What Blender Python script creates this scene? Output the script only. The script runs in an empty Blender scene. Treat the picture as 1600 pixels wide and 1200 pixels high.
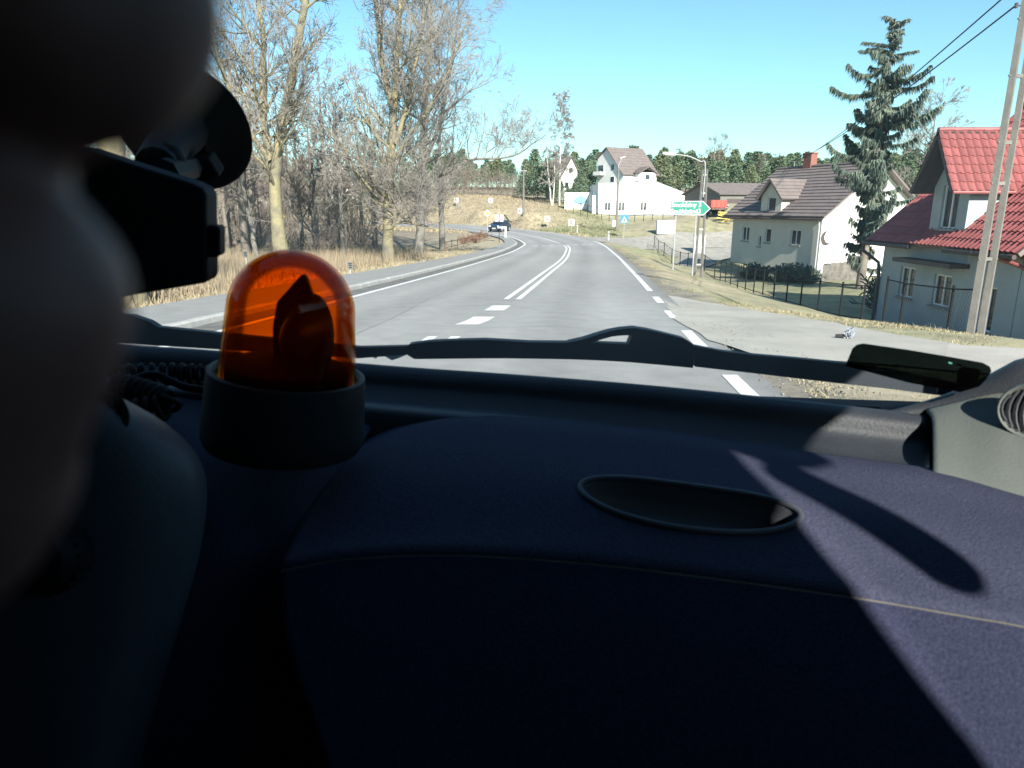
import bpy, bmesh, math, random
import numpy as np
from mathutils import Vector, Matrix

# ------------------------------------------------------------------ camera, sky, sun, exposure
S = bpy.context.scene
COL = S.collection
CZ = 1.52                                   # camera height over the road under the van
FPX, CX, CY = 1080.0, 800.0, 600.0          # focal length in photo pixels
PITCH = math.atan(275 / FPX)
cp, sp = math.cos(PITCH), math.sin(PITCH)
cam = bpy.data.cameras.new('camera'); cam_o = bpy.data.objects.new('camera', cam); COL.objects.link(cam_o)
cam.sensor_width = 36; cam.lens = FPX / 1600 * 36
cam.clip_start = 0.008; cam.clip_end = 4000
cam_o.location = (0, 0, CZ); cam_o.rotation_euler = (math.pi / 2 - PITCH, 0, 0)
cam.dof.use_dof = True; cam.dof.focus_distance = 14; cam.dof.aperture_fstop = 11.5
S.camera = cam_o

SUN_AZ, SUN_EL = math.radians(164.6), math.radians(31)
sun_dir = Vector((math.sin(SUN_AZ) * math.cos(SUN_EL), math.cos(SUN_AZ) * math.cos(SUN_EL), math.sin(SUN_EL)))
sun = bpy.data.lights.new('sun', 'SUN'); sun.energy = 5.0; sun.angle = math.radians(0.55); sun.color = (1, .95, .87)
sun_o = bpy.data.objects.new('sun', sun); COL.objects.link(sun_o); sun_o.location = (30, -60, 60)
sun_o.rotation_euler = sun_dir.to_track_quat('Z', 'Y').to_euler()
world = bpy.data.worlds.new('World'); S.world = world; world.use_nodes = True
nt = world.node_tree; nt.nodes.clear()
wo = nt.nodes.new('ShaderNodeOutputWorld'); bg = nt.nodes.new('ShaderNodeBackground'); sky = nt.nodes.new('ShaderNodeTexSky')
sky.sky_type = 'NISHITA'; sky.sun_disc = False; sky.sun_elevation = SUN_EL; sky.sun_rotation = SUN_AZ
sky.air_density = 1.0; sky.dust_density = 0.4; sky.ozone_density = 1.0
tint = nt.nodes.new('ShaderNodeMix'); tint.data_type = 'RGBA'; tint.blend_type = 'MULTIPLY'; tint.inputs[0].default_value = 1
tint.inputs[7].default_value = (0.70, 1.0, 1.04, 1)
nt.links.new(sky.outputs[0], tint.inputs[6]); nt.links.new(tint.outputs[2], bg.inputs[0]); nt.links.new(bg.outputs[0], wo.inputs[0])
bg.inputs[1].default_value = 0.085
vs = S.view_settings; vs.view_transform = 'Standard'; vs.look = 'None'; vs.gamma = 1; vs.use_curve_mapping = False; vs.exposure = 1.22
S.cycles.use_denoising = True
S.cycles.max_bounces = 8; S.cycles.transparent_max_bounces = 16; S.cycles.diffuse_bounces = 3; S.cycles.glossy_bounces = 3
S.cycles.caustics_reflective = False; S.cycles.caustics_refractive = False; S.cycles.sample_clamp_indirect = 4

# ------------------------------------------------------------------ helpers
rng = random.Random(7)
def ray(u, v):
    Y = (CY - v) / FPX
    return np.array([(u - CX) / FPX, cp + Y * sp, -sp + Y * cp])
def P(u, v, d):                              # a point measured on the photo at a known distance -> world
    r = ray(u, v) * d
    return Vector((r[0], r[1], r[2] + CZ))
YS = np.array([-60, 0, 10, 18, 30, 42, 54, 64, 75, 85, 95, 115, 150, 220]); ZS = np.array([0.4, -1.52, -1.88, -2.17, -2.58, -2.95, -3.24, -3.31, -3.29, -3.17, -3.0, -2.6, -2.0, -1.4]) + CZ
ZS[0] = CZ - 0.6
_h = np.diff(YS); _d = np.diff(ZS) / _h
_m = np.concatenate([[_d[0]], (_d[:-1] * _h[1:] + _d[1:] * _h[:-1]) / (_h[1:] + _h[:-1]), [_d[-1]]])
def zr(y):                                   # height of the road surface at distance y (smooth)
    y = np.clip(np.asarray(y, float), YS[0], YS[-1]); i = np.clip(np.searchsorted(YS, y) - 1, 0, len(YS) - 2)
    h = _h[i]; t = (y - YS[i]) / h
    return (2*t**3-3*t**2+1)*ZS[i] + (t**3-2*t**2+t)*h*_m[i] + (-2*t**3+3*t**2)*ZS[i+1] + (t**3-t**2)*h*_m[i+1]

def setp(o, label=None, cat=None, group=None, kind=None):
    if label: o['label'] = label
    if cat: o['category'] = cat
    if group: o['group'] = group
    if kind: o['kind'] = kind
    return o
def thing(name, label, cat, loc=(0, 0, 0), rz=0, group=None):
    o = bpy.data.objects.new(name, None); COL.objects.link(o); o.empty_display_size = .1
    o.location = loc; o.rotation_euler = (0, 0, rz)
    return setp(o, label, cat, group)
def kids(o): return [c for c in COL.objects if c.parent == o]
def dup(root, loc, rz=None, label=None, group=None, scale=None):
    def cp_(o, par):
        c = o.copy(); COL.objects.link(c)
        if par: c.parent = par
        for k in o.children: cp_(k, c)
        return c
    r = cp_(root, None); r.location = loc
    if rz is not None: r.rotation_euler = (0, 0, rz)
    if scale: r.scale = (scale,) * 3 if isinstance(scale, (int, float)) else scale
    if label: r['label'] = label
    if group: r['group'] = group
    return r
def root_of(o):
    while o.parent: o = o.parent
    return o
class MB:
    def __init__(s): s.v = []; s.f = []; s.m = []
    def add(s, vs, fs, mi=0):
        b = len(s.v); s.v += [tuple(p) for p in vs]; s.f += [tuple(i + b for i in f) for f in fs]; s.m += [mi] * len(fs); return s
    def box(s, c, size, rot=None, mi=0):
        hx, hy, hz = size[0]/2, size[1]/2, size[2]/2
        vs = [Vector((x*hx, y*hy, z*hz)) for x in (-1, 1) for y in (-1, 1) for z in (-1, 1)]
        if rot is not None:
            R = rot if isinstance(rot, Matrix) else Matrix.Rotation(rot, 3, 'Z'); vs = [R @ p for p in vs]
        c = Vector(c)
        return s.add([p + c for p in vs], [(0,1,3,2),(4,6,7,5),(0,4,5,1),(2,3,7,6),(0,2,6,4),(1,5,7,3)], mi)
    def tube(s, pts, rad, n=8, caps=True, mi=0):
        pts = [Vector(p) for p in pts]; k = len(pts)
        if not hasattr(rad, '__len__'): rad = [rad] * k
        vs = []; prev = None
        for i in range(k):
            t = (pts[min(i+1, k-1)] - pts[max(i-1, 0)])
            t = t.normalized() if t.length > 1e-9 else Vector((0, 0, 1))
            if prev is None:
                a = t.cross(Vector((0, 0, 1)) if abs(t.z) < .9 else Vector((1, 0, 0))).normalized()
            else:
                a = (prev - t * prev.dot(t)); a = a.normalized() if a.length > 1e-6 else prev
            prev = a; b = t.cross(a)
            for j in range(n):
                w = 2 * math.pi * j / n
                vs.append(pts[i] + (a * math.cos(w) + b * math.sin(w)) * rad[i])
        fs = [(i*n+j, i*n+(j+1) % n, (i+1)*n+(j+1) % n, (i+1)*n+j) for i in range(k-1) for j in range(n)]
        if caps: fs += [tuple(range(n))[::-1], tuple((k-1)*n + j for j in range(n))]
        return s.add(vs, fs, mi)
    def lathe(s, prof, c=(0, 0, 0), n=32, R=None, mi=0):
        c = Vector(c); vs = []
        for r, z in prof:
            for j in range(n):
                w = 2*math.pi*j/n; p = Vector((r*math.cos(w), r*math.sin(w), z))
                vs.append((R @ p if R else p) + c)
        k = len(prof)
        fs = [(i*n+j, i*n+(j+1) % n, (i+1)*n+(j+1) % n, (i+1)*n+j) for i in range(k-1) for j in range(n)]
        if prof[0][0] > 1e-4: fs.append(tuple(range(n))[::-1])
        if prof[-1][0] > 1e-4: fs.append(tuple((k-1)*n+j for j in range(n)))
        return s.add(vs, fs, mi)
    def prism(s, poly, ext, mi=0):
        poly = [Vector(p) for p in poly]; e = Vector(ext); n = len(poly)
        fs = [tuple(range(n)), tuple(range(n, 2*n))[::-1]] + [(i, i+n, (i+1) % n + n, (i+1) % n) for i in range(n)]
        return s.add(poly + [p + e for p in poly], fs, mi)
    def grid(s, rows, mi=0, close=False):
        n = len(rows[0]); vs = [p for r in rows for p in r]
        fs = [(i*n+j, i*n+j+1, (i+1)*n+j+1, (i+1)*n+j) for i in range(len(rows)-1) for j in range(n-1)]
        return s.add(vs, fs, mi)
    def mesh(s, name, mats, off=(0, 0, 0), smooth=None, fixn=True):
        me = bpy.data.meshes.new(name)
        o = Vector(off)
        me.from_pydata([Vector(p) - o for p in s.v], [], s.f)
        for m in (mats if isinstance(mats, (list, tuple)) else [mats]): me.materials.append(m)
        if any(s.m): me.polygons.foreach_set('material_index', s.m)
        if fixn:
            bm = bmesh.new(); bm.from_mesh(me); bmesh.ops.recalc_face_normals(bm, faces=bm.faces); bm.to_mesh(me); bm.free()
        if smooth is not None:
            me.polygons.foreach_set('use_smooth', [True] * len(me.polygons))
            if smooth < 180: me.set_sharp_from_angle(angle=math.radians(smooth))
        me.update(); return me
    def build(s, name, mats, parent=None, base=None, smooth=None, local=False, bevel=0, solid=0, fixn=True):
        off = (0, 0, 0)
        if parent is not None and not local: off = root_of(parent).location
        elif base is not None: off = base
        o = bpy.data.objects.new(name, s.mesh(name, mats, off, smooth, fixn)); COL.objects.link(o)
        if parent is not None: o.parent = parent
        elif base is not None: o.location = base
        if solid:
            m = o.modifiers.new('solid', 'SOLIDIFY'); m.thickness = solid; m.offset = -1
        if bevel:
            m = o.modifiers.new('bevel', 'BEVEL'); m.width = bevel; m.segments = 2; m.limit_method = 'ANGLE'; m.angle_limit = math.radians(40); m.use_clamp_overlap = True
        return o
def crs(pts, k=8):                           # Catmull-Rom through points
    pts = [Vector(p) for p in pts]; out = []
    q = [pts[0]*2 - pts[1]] + pts + [pts[-1]*2 - pts[-2]]
    for i in range(1, len(q) - 2):
        a, b, c, d = q[i-1], q[i], q[i+1], q[i+2]
        for j in range(k):
            t = j / k
            out.append(.5*((2*b) + (c-a)*t + (2*a-5*b+4*c-d)*t*t + (3*b-a-3*c+d)*t**3))
    out.append(pts[-1]); return out
def mesh_np(name, V, F, mats, parent=None, smooth=False, col=None):    # big meshes from arrays; F is (n,3) or (n,4)
    me = bpy.data.meshes.new(name); V = np.asarray(V, np.float32); F = np.asarray(F, np.int32); k = F.shape[1]
    me.vertices.add(len(V)); me.vertices.foreach_set('co', V.ravel())
    me.loops.add(F.size); me.loops.foreach_set('vertex_index', F.ravel())
    me.polygons.add(len(F)); me.polygons.foreach_set('loop_start', np.arange(0, F.size, k, dtype=np.int32))
    if smooth: me.polygons.foreach_set('use_smooth', np.ones(len(F), bool))
    me.update(calc_edges=True)
    for m in (mats if isinstance(mats, (list, tuple)) else [mats]): me.materials.append(m)
    if col is not None:
        a = me.color_attributes.new('col', 'FLOAT_COLOR', 'POINT'); a.data.foreach_set('color', np.asarray(col, np.float32).ravel())
    o = bpy.data.objects.new(name, me); COL.objects.link(o)
    if parent: o.parent = parent
    return o

# ------------------------------------------------------------------ materials
def mat(name, col, rough=.8, var=.25, scale=6, bump=0, bscale=None, metal=0, col2=None, spec=.5, detail=6, attr=None, sheen=0, rand=0):
    m = bpy.data.materials.new(name); m.use_nodes = True; n = m.node_tree.nodes; L = m.node_tree.links
    b = n['Principled BSDF']; b.inputs['Roughness'].default_value = rough; b.inputs['Metallic'].default_value = metal
    b.inputs['Specular IOR Level'].default_value = spec
    tc = n.new('ShaderNodeTexCoord')
    nz = n.new('ShaderNodeTexNoise'); nz.inputs['Scale'].default_value = scale; nz.inputs['Detail'].default_value = detail; nz.inputs['Roughness'].default_value = .65
    L.new(tc.outputs['Object'], nz.inputs['Vector'])
    rp = n.new('ShaderNodeValToRGB'); rp.color_ramp.elements[0].position = .32; rp.color_ramp.elements[1].position = .68
    c = Vector(col); c2 = Vector(col2) if col2 else c * (1 + var)
    c1 = c if col2 else c * (1 - var)
    rp.color_ramp.elements[0].color = (*c1, 1); rp.color_ramp.elements[1].color = (*c2, 1)
    L.new(nz.outputs[0], rp.inputs[0])
    src = rp.outputs[0]
    if attr:
        at = n.new('ShaderNodeAttribute'); at.attribute_name = attr
        mx = n.new('ShaderNodeMix'); mx.data_type = 'RGBA'; mx.blend_type = 'MULTIPLY'; mx.inputs[0].default_value = 1
        L.new(src, mx.inputs[6]); L.new(at.outputs['Color'], mx.inputs[7]); src = mx.outputs[2]
    if rand:
        oi = n.new('ShaderNodeObjectInfo'); mr = n.new('ShaderNodeMapRange'); mr.inputs[3].default_value = 1 - rand; mr.inputs[4].default_value = 1 + rand
        mr2 = n.new('ShaderNodeMix'); mr2.data_type = 'RGBA'; mr2.blend_type = 'MULTIPLY'; mr2.inputs[0].default_value = 1
        L.new(oi.outputs['Random'], mr.inputs[0]); L.new(src, mr2.inputs[6]); L.new(mr.outputs[0], mr2.inputs[7]); src = mr2.outputs[2]
    L.new(src, b.inputs['Base Color'])
    if bump:
        nb = n.new('ShaderNodeTexNoise'); nb.inputs['Scale'].default_value = bscale or scale * 5; nb.inputs['Detail'].default_value = 5
        L.new(tc.outputs['Object'], nb.inputs['Vector'])
        bp = n.new('ShaderNodeBump'); bp.inputs['Strength'].default_value = bump; bp.inputs['Distance'].default_value = .02
        L.new(nb.outputs[0], bp.inputs['Height']); L.new(bp.outputs[0], b.inputs['Normal'])
    if sheen: b.inputs['Sheen Weight'].default_value = sheen
    return m
def glassy(name, tcol, refl=.05, rough=.02, extra=None):
    m = bpy.data.materials.new(name); m.use_nodes = True; n = m.node_tree.nodes; L = m.node_tree.links; n.clear()
    out = n.new('ShaderNodeOutputMaterial'); t = n.new('ShaderNodeBsdfTransparent'); t.inputs[0].default_value = (*tcol, 1)
    g = n.new('ShaderNodeBsdfGlossy'); g.inputs['Roughness'].default_value = rough
    lw = n.new('ShaderNodeLayerWeight'); lw.inputs[0].default_value = .25
    ma = n.new('ShaderNodeMath'); ma.operation = 'MULTIPLY'; ma.inputs[1].default_value = refl * 6
    L.new(lw.outputs['Fresnel'], ma.inputs[0])
    x = n.new('ShaderNodeMixShader'); L.new(ma.outputs[0], x.inputs[0]); L.new(t.outputs[0], x.inputs[1]); L.new(g.outputs[0], x.inputs[2])
    last = x
    if extra:
        d = n.new('ShaderNodeBsdfTranslucent'); d.inputs[0].default_value = (*extra[0], 1)
        y = n.new('ShaderNodeMixShader'); y.inputs[0].default_value = extra[1]
        if 'dust' in name:
            tc = n.new('ShaderNodeTexCoord'); nz = n.new('ShaderNodeTexNoise'); nz.inputs['Scale'].default_value = 5; nz.inputs['Detail'].default_value = 12; nz.inputs['Roughness'].default_value = .7
            mr = n.new('ShaderNodeMapRange'); mr.inputs[1].default_value = .35; mr.inputs[2].default_value = .75; mr.inputs[3].default_value = extra[1] * .5; mr.inputs[4].default_value = extra[1] * 1.6
            L.new(tc.outputs['Object'], nz.inputs['Vector']); L.new(nz.outputs[0], mr.inputs[0]); L.new(mr.outputs[0], y.inputs[0])
        L.new(x.outputs[0], y.inputs[1]); L.new(d.outputs[0], y.inputs[2]); last = y
    L.new(last.outputs[0], out.inputs[0]); return m
M = {}
M['asphalt'] = mat('asphalt', (.252, .247, .234), .9, .12, 2.6, .4, 90, attr='col', detail=10)
M['paving'] = mat('paving', (.24, .237, .225), .92, .12, 2.0, .4, 60)
M['concrete_lot'] = mat('concrete_lot', (.33, .31, .27), .92, .16, .9, .4, 30)
M['gravel'] = mat('gravel', (.28, .26, .225), .95, .22, 1.5, .6, 25)
M['gutter'] = mat('gutter', (.13, .125, .115), .95, .35, 3, .5, 30)
M['kerb'] = mat('kerb', (.38, .37, .35), .9, .2, 4, .2, 40)
M['line'] = mat('line_paint', (.62, .62, .60), .8, .20, 9, .1, 60)
M['ground'] = mat('ground', (1, 1, 1), .97, .34, 1.1, .8, 7, attr='col', detail=10)
M['grass'] = mat('grass', (1, 1, 1), .9, .2, 3, attr='col', spec=.2)
M['bark'] = mat('bark', (.105, .097, .088), .95, 0, 3.2, .8, 14, col2=(.235, .215, .185))
M['bark_lichen'] = mat('bark_lichen', (.115, .105, .09), .95, 0, 1.5, 1, 12, col2=(.31, .265, .14))
M['bark_dark'] = mat('bark_dark', (.12, .10, .085), .95, 0, 1.6, .6, 14, col2=(.23, .20, .165))
M['twig'] = mat('twig', (.19, .172, .155), .9, 0, .5, col2=(.32, .29, .25))
M['twig_dark'] = mat('twig_dark', (.17, .14, .12), .9, 0, .5, col2=(.26, .215, .17))
M['birch'] = mat('birch_bark', (.35, .33, .30), .9, 0, 3, col2=(.68, .66, .62))
M['pine'] = mat('pine_needles', (.085, .13, .085), .8, 0, .35, col2=(.16, .21, .125), spec=.2)
M['spruce'] = mat('spruce_needles', (.070, .098, .082), .8, 0, 1.2, col2=(.16, .19, .14), spec=.2)
M['white_wall'] = mat('white_render', (.76, .75, .72), .9, .07, .7, .1, 40)
M['beige_wall'] = mat('beige_render', (.55, .525, .46), .9, .06, 1.2, .15, 40)
M['grey_wall'] = mat('pale_grey_render', (.35, .385, .40), .9, .12, .9, .15, 40)
M['plinth'] = mat('plinth', (.25, .24, .23), .9, .15, 3, .2, 30)
M['roof_brown'] = mat('roof_brown', (.165, .135, .125), .7, .15, 1.5, .1, 20)
M['roof_grey'] = mat('roof_grey', (.16, .132, .125), .7, .14, 2, .1, 30)
M['tile_red'] = mat('tile_red', (.255, .08, .075), .45, .22, 2.2, .1, 30, rand=.16)
M['wood_dark'] = mat('wood_dark', (.075, .06, .055), .7, .25, 4)
M['frame_white'] = mat('frame_white', (.75, .75, .73), .5, .04, 4)
M['pane'] = mat('window_pane', (.035, .045, .055), .06, .3, 1.0, spec=.8)
M['metal_grey'] = mat('galvanised', (.42, .43, .43), .55, .12, 5, metal=.3)
M['metal_dark'] = mat('dark_metal', (.014, .014, .016), .7, .2, 5, spec=.15)
M['rust'] = mat('rusty_metal', (.14, .085, .06), .85, .35, 6)
M['pole_conc'] = mat('pole_concrete', (.165, .155, .14), .95, .18, 3, .3, 30)
M['sign_green'] = mat('sign_green', (.0, .19, .12), .5, .05, 2)
M['sign_blue'] = mat('sign_blue', (.02, .20, .42), .5, .05, 2)
M['sign_white'] = mat('sign_white', (.54, .54, .53), .5, .03, 2)
M['sign_back'] = mat('sign_back', (.40, .41, .42), .6, .06, 2)
M['sign_yellow'] = mat('sign_yellow', (.75, .52, .05), .5, .05, 2)
M['sign_red'] = mat('sign_red', (.55, .05, .04), .5, .05, 2)
M['brick_red'] = mat('chimney_brick', (.24, .10, .075), .9, .2, 8)
M['car_blue'] = mat('car_paint', (.02, .04, .07), .3, .05, 2)
M['car_glass'] = mat('car_glass', (.02, .03, .04), .05, .1, 2)
M['rubber'] = mat('rubber', (.014, .014, .015), .75, .2, 6)
M['red_paint'] = mat('red_paint', (.40, .07, .05), .6, .2, 3)
M['yellow_paint'] = mat('yellow_paint', (.6, .45, .1), .6, .2, 3)
M['patch'] = mat('faded_blue_paint', (.16, .30, .44), .7, .4, 2)
M['tarp_blue'] = mat('blue_tarpaulin', (.04, .09, .19), .5, .25, 2)
# ------------------------------------------------------------------ terrain and road
LINE_L = [(-5.6, -6), (-5.2, 3), (-4.62, 11.1), (-3.89, 17.5), (-2.64, 28.7), (-.83, 45.6), (.75, 60.5), (1.22, 66), (1.13, 70), (.62, 76.2), (-.45, 81.8), (-2.4, 88.3), (-5.2, 95.9), (-9.2, 102.5), (-15, 108.5), (-24, 114), (-40, 120)]
LINE_R = [(1.25, -6), (1.95, 3), (2.7, 10.1), (3.65, 17.9), (4.75, 27), (6.75, 44.5), (8.0, 58), (8.46, 66.5), (8.5, 72), (8.3, 76.2), (7.07, 83.9), (4.33, 92.1), (.63, 100.2), (-3.8, 108.5), (-10.5, 117), (-20, 124), (-37, 131)]
def dens(pl, k=10): return [Vector(p).to_2d() for p in crs([(x, y, 0) for x, y in pl], k)]
DL, DR = dens(LINE_L), dens(LINE_R)
def offs(pl, d):                             # offset to the left (+) of the direction of travel
    out = []
    for i, p in enumerate(pl):
        t = (pl[min(i+1, len(pl)-1)] - pl[max(i-1, 0)]).normalized()
        out.append(p + Vector((-t.y, t.x)) * d)
    return out
def vfan(i, n=len(DL)):                      # width of gutter and pavement shrinks to nothing past the bend
    return 1.0
NB = 128
GUT = offs(DL, .70); KERB0 = offs(DL, .72); KERB1 = offs(DL, .90)
PAVE = []
for i, p in enumerate(offs(DL, .9)):
    y = DL[i].y
    w = 2.1 if y < 20 else max(.9, 2.1 - (y - 20) * .022)
    t = (DL[min(i+1, len(DL)-1)] - DL[max(i-1, 0)]).normalized()
    PAVE.append(p + Vector((-t.y, t.x)) * w)
SH_R = offs(DR, -.35)
def arr(pl): return np.array([(p.x, p.y) for p in pl])
def inside(poly, X, Y):
    r = np.zeros(X.shape, bool); n = len(poly); j = n - 1
    for i in range(n):
        xi, yi = poly[i]; xj, yj = poly[j]
        if yi != yj:
            c = ((yi > Y) != (yj > Y)) & (X < (xj - xi) * (Y - yi) / (yj - yi) + xi); r ^= c
        j = i
    return r
def pdist(pl, X, Y):                         # distance to a polyline
    best = np.full(X.shape, 1e9)
    for (ax, ay), (bx, by) in zip(pl[:-1], pl[1:]):
        dx, dy = bx-ax, by-ay; t = np.clip(((X-ax)*dx + (Y-ay)*dy) / (dx*dx + dy*dy + 1e-12), 0, 1)
        best = np.minimum(best, (X-ax-t*dx)**2 + (Y-ay-t*dy)**2)
    return np.sqrt(best)
_ob = arr(PAVE)[::4]; _or = arr(SH_R)[::4]
CORR = np.vstack([_ob, _or[::-1]])
LOT = np.array([(3.0, 12.5), (3.45, 15.6), (3.95, 18.0), (4.5, 16.2), (5.23, 14.05), (5.81, 12.44), (6.14, 10.93), (6.6, 9.9), (8.2, 9.4), (12, 9.0), (20, 8.5), (20, 5.5), (12, 6.3), (8, 7.0), (5.7, 7.5), (4.2, 8.3), (3.1, 8.6), (2.85, 10)])
SIDE = np.array([(8.3, 73), (9.2, 70.5), (12, 72), (17, 75.5), (25, 77.5), (45, 79), (45, 85), (25, 83.5), (16, 82), (10, 81.5), (7.6, 82)])
DRIVE = np.array([(16, 75.5), (24, 77), (24, 70), (21, 60), (17.5, 53.5), (13.8, 53), (13.3, 57), (15.5, 66)])
cpts = []
def C(u, v, d): q = P(u, v, d); cpts.append(tuple(q))
for a in [(1380,508,22),(1311,499,24),(1277,487,28),(1250,476,32),(1177,456,38),(1125,439,46),(1085,425,54),(1052,413,60),(1025,396,70),(1022,386,75),
          (935,336,105),(1050,337,105),(1085,340,100),(1000,350,95),(1000,372,80),(1130,372,80),(818,330,100),(740,305,135),(850,315,125),(964,361,84),
          (1120,318,92),(1039,364,80),(1275,437,44),(1345,445,38),(1140,400,53),(740,330,112),(890,330,110),(690,310,128)]: C(*a)
cpts += [(x, y, z + CZ) for x, y, z in [(13.5,25,-4.1),(13.3,18,-3.9),(20,20,-4.1),(30,30,-4.3),(28,50,-4.6),(40,70,-3.6),(16,60,-4.5),(14,10,-3.2),(20,2,-3),(10,-4,-1.6),(30,-10,-2),(7.6,13,-2.15),(7.0,16,-2.45),(7.4,20,-3.0),(9.5,8,-1.95),(12,15,-3.4),
         (6.2,24,-2.75),(8.2,34,-3.2),(9.3,42,-3.55),(10.4,54,-3.8),(11.2,66,-3.5),
         (-12,12,-2.35),(-14,20,-2.55),(-12,30,-2.75),(-25,20,-2.7),(-20,36,-2.9),(-12,45,-3.05),(-8,55,-3.2),(-10,68,-3.1),(-6,78,-3.15),(-40,40,-2.6),(-30,60,-2.6),(-22,80,-2.2),(-45,80,-.8),(-30,100,-1.2),(-60,110,2.0),
         (-29,124,2.0),(-12,150,3.5),(5,150,2.2),(25,130,0),(45,110,-1.5),(60,60,-3.8),(60,20,-4),(70,140,1),(20,170,3.6),(60,200,4.5),(-20,200,5.5),(-80,180,7),(110,180,4),(140,60,-2),(0,300,8),(120,300,8),(-120,300,9),(-120,60,0),(-60,-20,-1),(0,-60,-.6),(90,-60,-1),(-100,-90,0),(200,-60,-2),(250,250,5),(-250,250,8),(-250,0,2),(300,0,-1)]]
for i in range(0, len(DL), 6):
    for q in (offs(DL, 3.6)[i], offs(DR, -1.2)[i], (DL[i] + DR[i]) / 2): cpts.append((q.x, q.y, float(zr(q.y)) - (.04 if q is not None else 0)))
_c = np.array(cpts); _keep = [0]
for i in range(1, len(_c)):
    if np.min(np.hypot(*( _c[_keep, :2] - _c[i, :2]).T)) > .7: _keep.append(i)
_c = _c[_keep]
def _phi(r): return np.where(r > 0, r * r * np.log(r + 1e-9), 0)
_n = len(_c); _A = np.zeros((_n + 3, _n + 3))
_A[:_n, :_n] = _phi(np.hypot(_c[:, None, 0] - _c[None, :, 0], _c[:, None, 1] - _c[None, :, 1])) + np.eye(_n) * 2.0
_A[:_n, _n] = 1; _A[:_n, _n+1:] = _c[:, :2]; _A[_n, :_n] = 1; _A[_n+1:, :_n] = _c[:, :2].T
_w = np.linalg.solve(_A, np.concatenate([_c[:, 2], [0, 0, 0]]))
def terr(X, Y):
    X = np.asarray(X, float); Y = np.asarray(Y, float); sh = X.shape; X = X.ravel(); Y = Y.ravel()
    R = np.hypot(X, Y); k = np.where(R > 330, 330 / np.maximum(R, 1), 1); x, y = X * k, Y * k
    z = _w[_n] + _w[_n+1]*x + _w[_n+2]*y
    for i in range(_n): z += _w[i] * _phi(np.hypot(x - _c[i, 0], y - _c[i, 1]))
    near = (np.abs(X) < 60) & (Y < 140) & (Y > -20)
    d = np.full(X.shape, 50.0); d[near] = pdist(CORR[::1], X[near], Y[near]); ins = np.zeros(X.shape, bool); ins[near] = inside(CORR, X[near], Y[near])
    d = np.where(ins, -d, d)
    w = np.clip(d / 2.2, 0, 1); w = w*w*(3-2*w)
    lot = np.zeros(X.shape); lm = near & (np.abs(X) < 25) & (Y < 30)
    ld = pdist(np.vstack([LOT, LOT[:1]]), X[lm], Y[lm]); li = inside(LOT, X[lm], Y[lm]); lot[lm] = np.where(li, 1, np.clip(1 - ld / 1.6, 0, 1))
    zz = zr(Y) * (1 - w) + z * w
    zl = zr(Y) - .02 * np.clip(X - 3, 0, 30)
    lot = lot*lot*(3-2*lot)
    return (zz * (1 - lot) + zl * lot).reshape(sh), d.reshape(sh)
def tz(x, y): return float(terr(np.array([x]), np.array([y]))[0][0])

def spaced(lo, hi, f): 
    out = [lo]
    while out[-1] < hi: out.append(out[-1] + f(out[-1]))
    return np.array(out)
gx = spaced(-420, 420, lambda x: .45 if -16 < x < 22 else (1.2 if -45 < x < 50 else (5 if abs(x) < 120 else 25)))
gy = spaced(-120, 700, lambda y: .5 if -1 < y < 40 else (.9 if 0 < y < 125 else (4 if -20 < y < 200 else 25)))
GX, GY = np.meshgrid(gx, gy); GZ, GD = terr(GX, GY)
nse = np.random.RandomState(3)
def smooth_noise(X, Y, s, seed):
    r = np.random.RandomState(seed); o = 0
    for k in range(7):
        a, b, p = r.normal(0, 1/s), r.normal(0, 1/s), r.uniform(0, 6.28); o = o + np.sin(a*X + b*Y + p)
    return o / 7 * 1.6
GZ = GZ + np.where(GD > .5, 1, 0) * (.05 * smooth_noise(GX, GY, .8, 1) + .12 * smooth_noise(GX, GY, 4, 2) * np.clip(GD/6, 0, 1))
GZ = np.where(GD < .3, GZ - .04, GZ)
inl = inside(LOT, GX, GY) | inside(SIDE, GX, GY) | inside(DRIVE, GX, GY)
GZ = np.where(inl, terr(GX, GY)[0] - .03, GZ)
straw, brown, lawn, field, dirt, litter = [np.array(c) for c in ((.31,.262,.175), (.27,.22,.15), (.215,.215,.115), (.30,.25,.165), (.15,.135,.115), (.19,.155,.11))]
def mixc(a, b, t): return a * (1 - t[..., None]) + b * t[..., None]
def gcolor(X, Y):
    n1 = np.clip(smooth_noise(X, Y, 3, 5) * .6 + .5, 0, 1); n2 = np.clip(smooth_noise(X, Y, 9, 6) * .6 + .5, 0, 1)
    right = np.clip((X - 4) / 2, 0, 1)
    rc = mixc(mixc(np.broadcast_to(straw, X.shape + (3,)), lawn, np.clip(n1 * .75, 0, 1)), lawn, np.clip((X - 9) / 6, 0, .6) * (Y < 75))
    lc = mixc(np.broadcast_to(straw, X.shape + (3,)), litter, np.clip((Y - 30) / 25, 0, .8) * np.clip((-X - 4) / 6, 0, 1))
    c = mixc(lc, rc, right)
    far = np.clip((Y - 92) / 12, 0, 1)
    fc = mixc(np.broadcast_to(field, X.shape + (3,)), lawn * 1.05, np.clip((X - 4) / 8, 0, .75) * (.5 + .5 * n2))
    c = mixc(c, fc, far)
    c = mixc(c, np.broadcast_to(litter, X.shape + (3,)), np.clip((Y - 140) / 20, 0, .9))
    return c
gc = gcolor(GX, GY)
dr = pdist(arr(SH_R)[::4], GX, GY); dd = np.clip(1 - dr / 1.1 + .4 * smooth_noise(GX, GY, .7, 9), 0, 1) * (GX > 2) * (GY < 60) * (GY > 4)
gc = mixc(gc, np.broadcast_to(dirt, gc.shape), dd * .85)
nxg, nyg = len(gx), len(gy)
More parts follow.
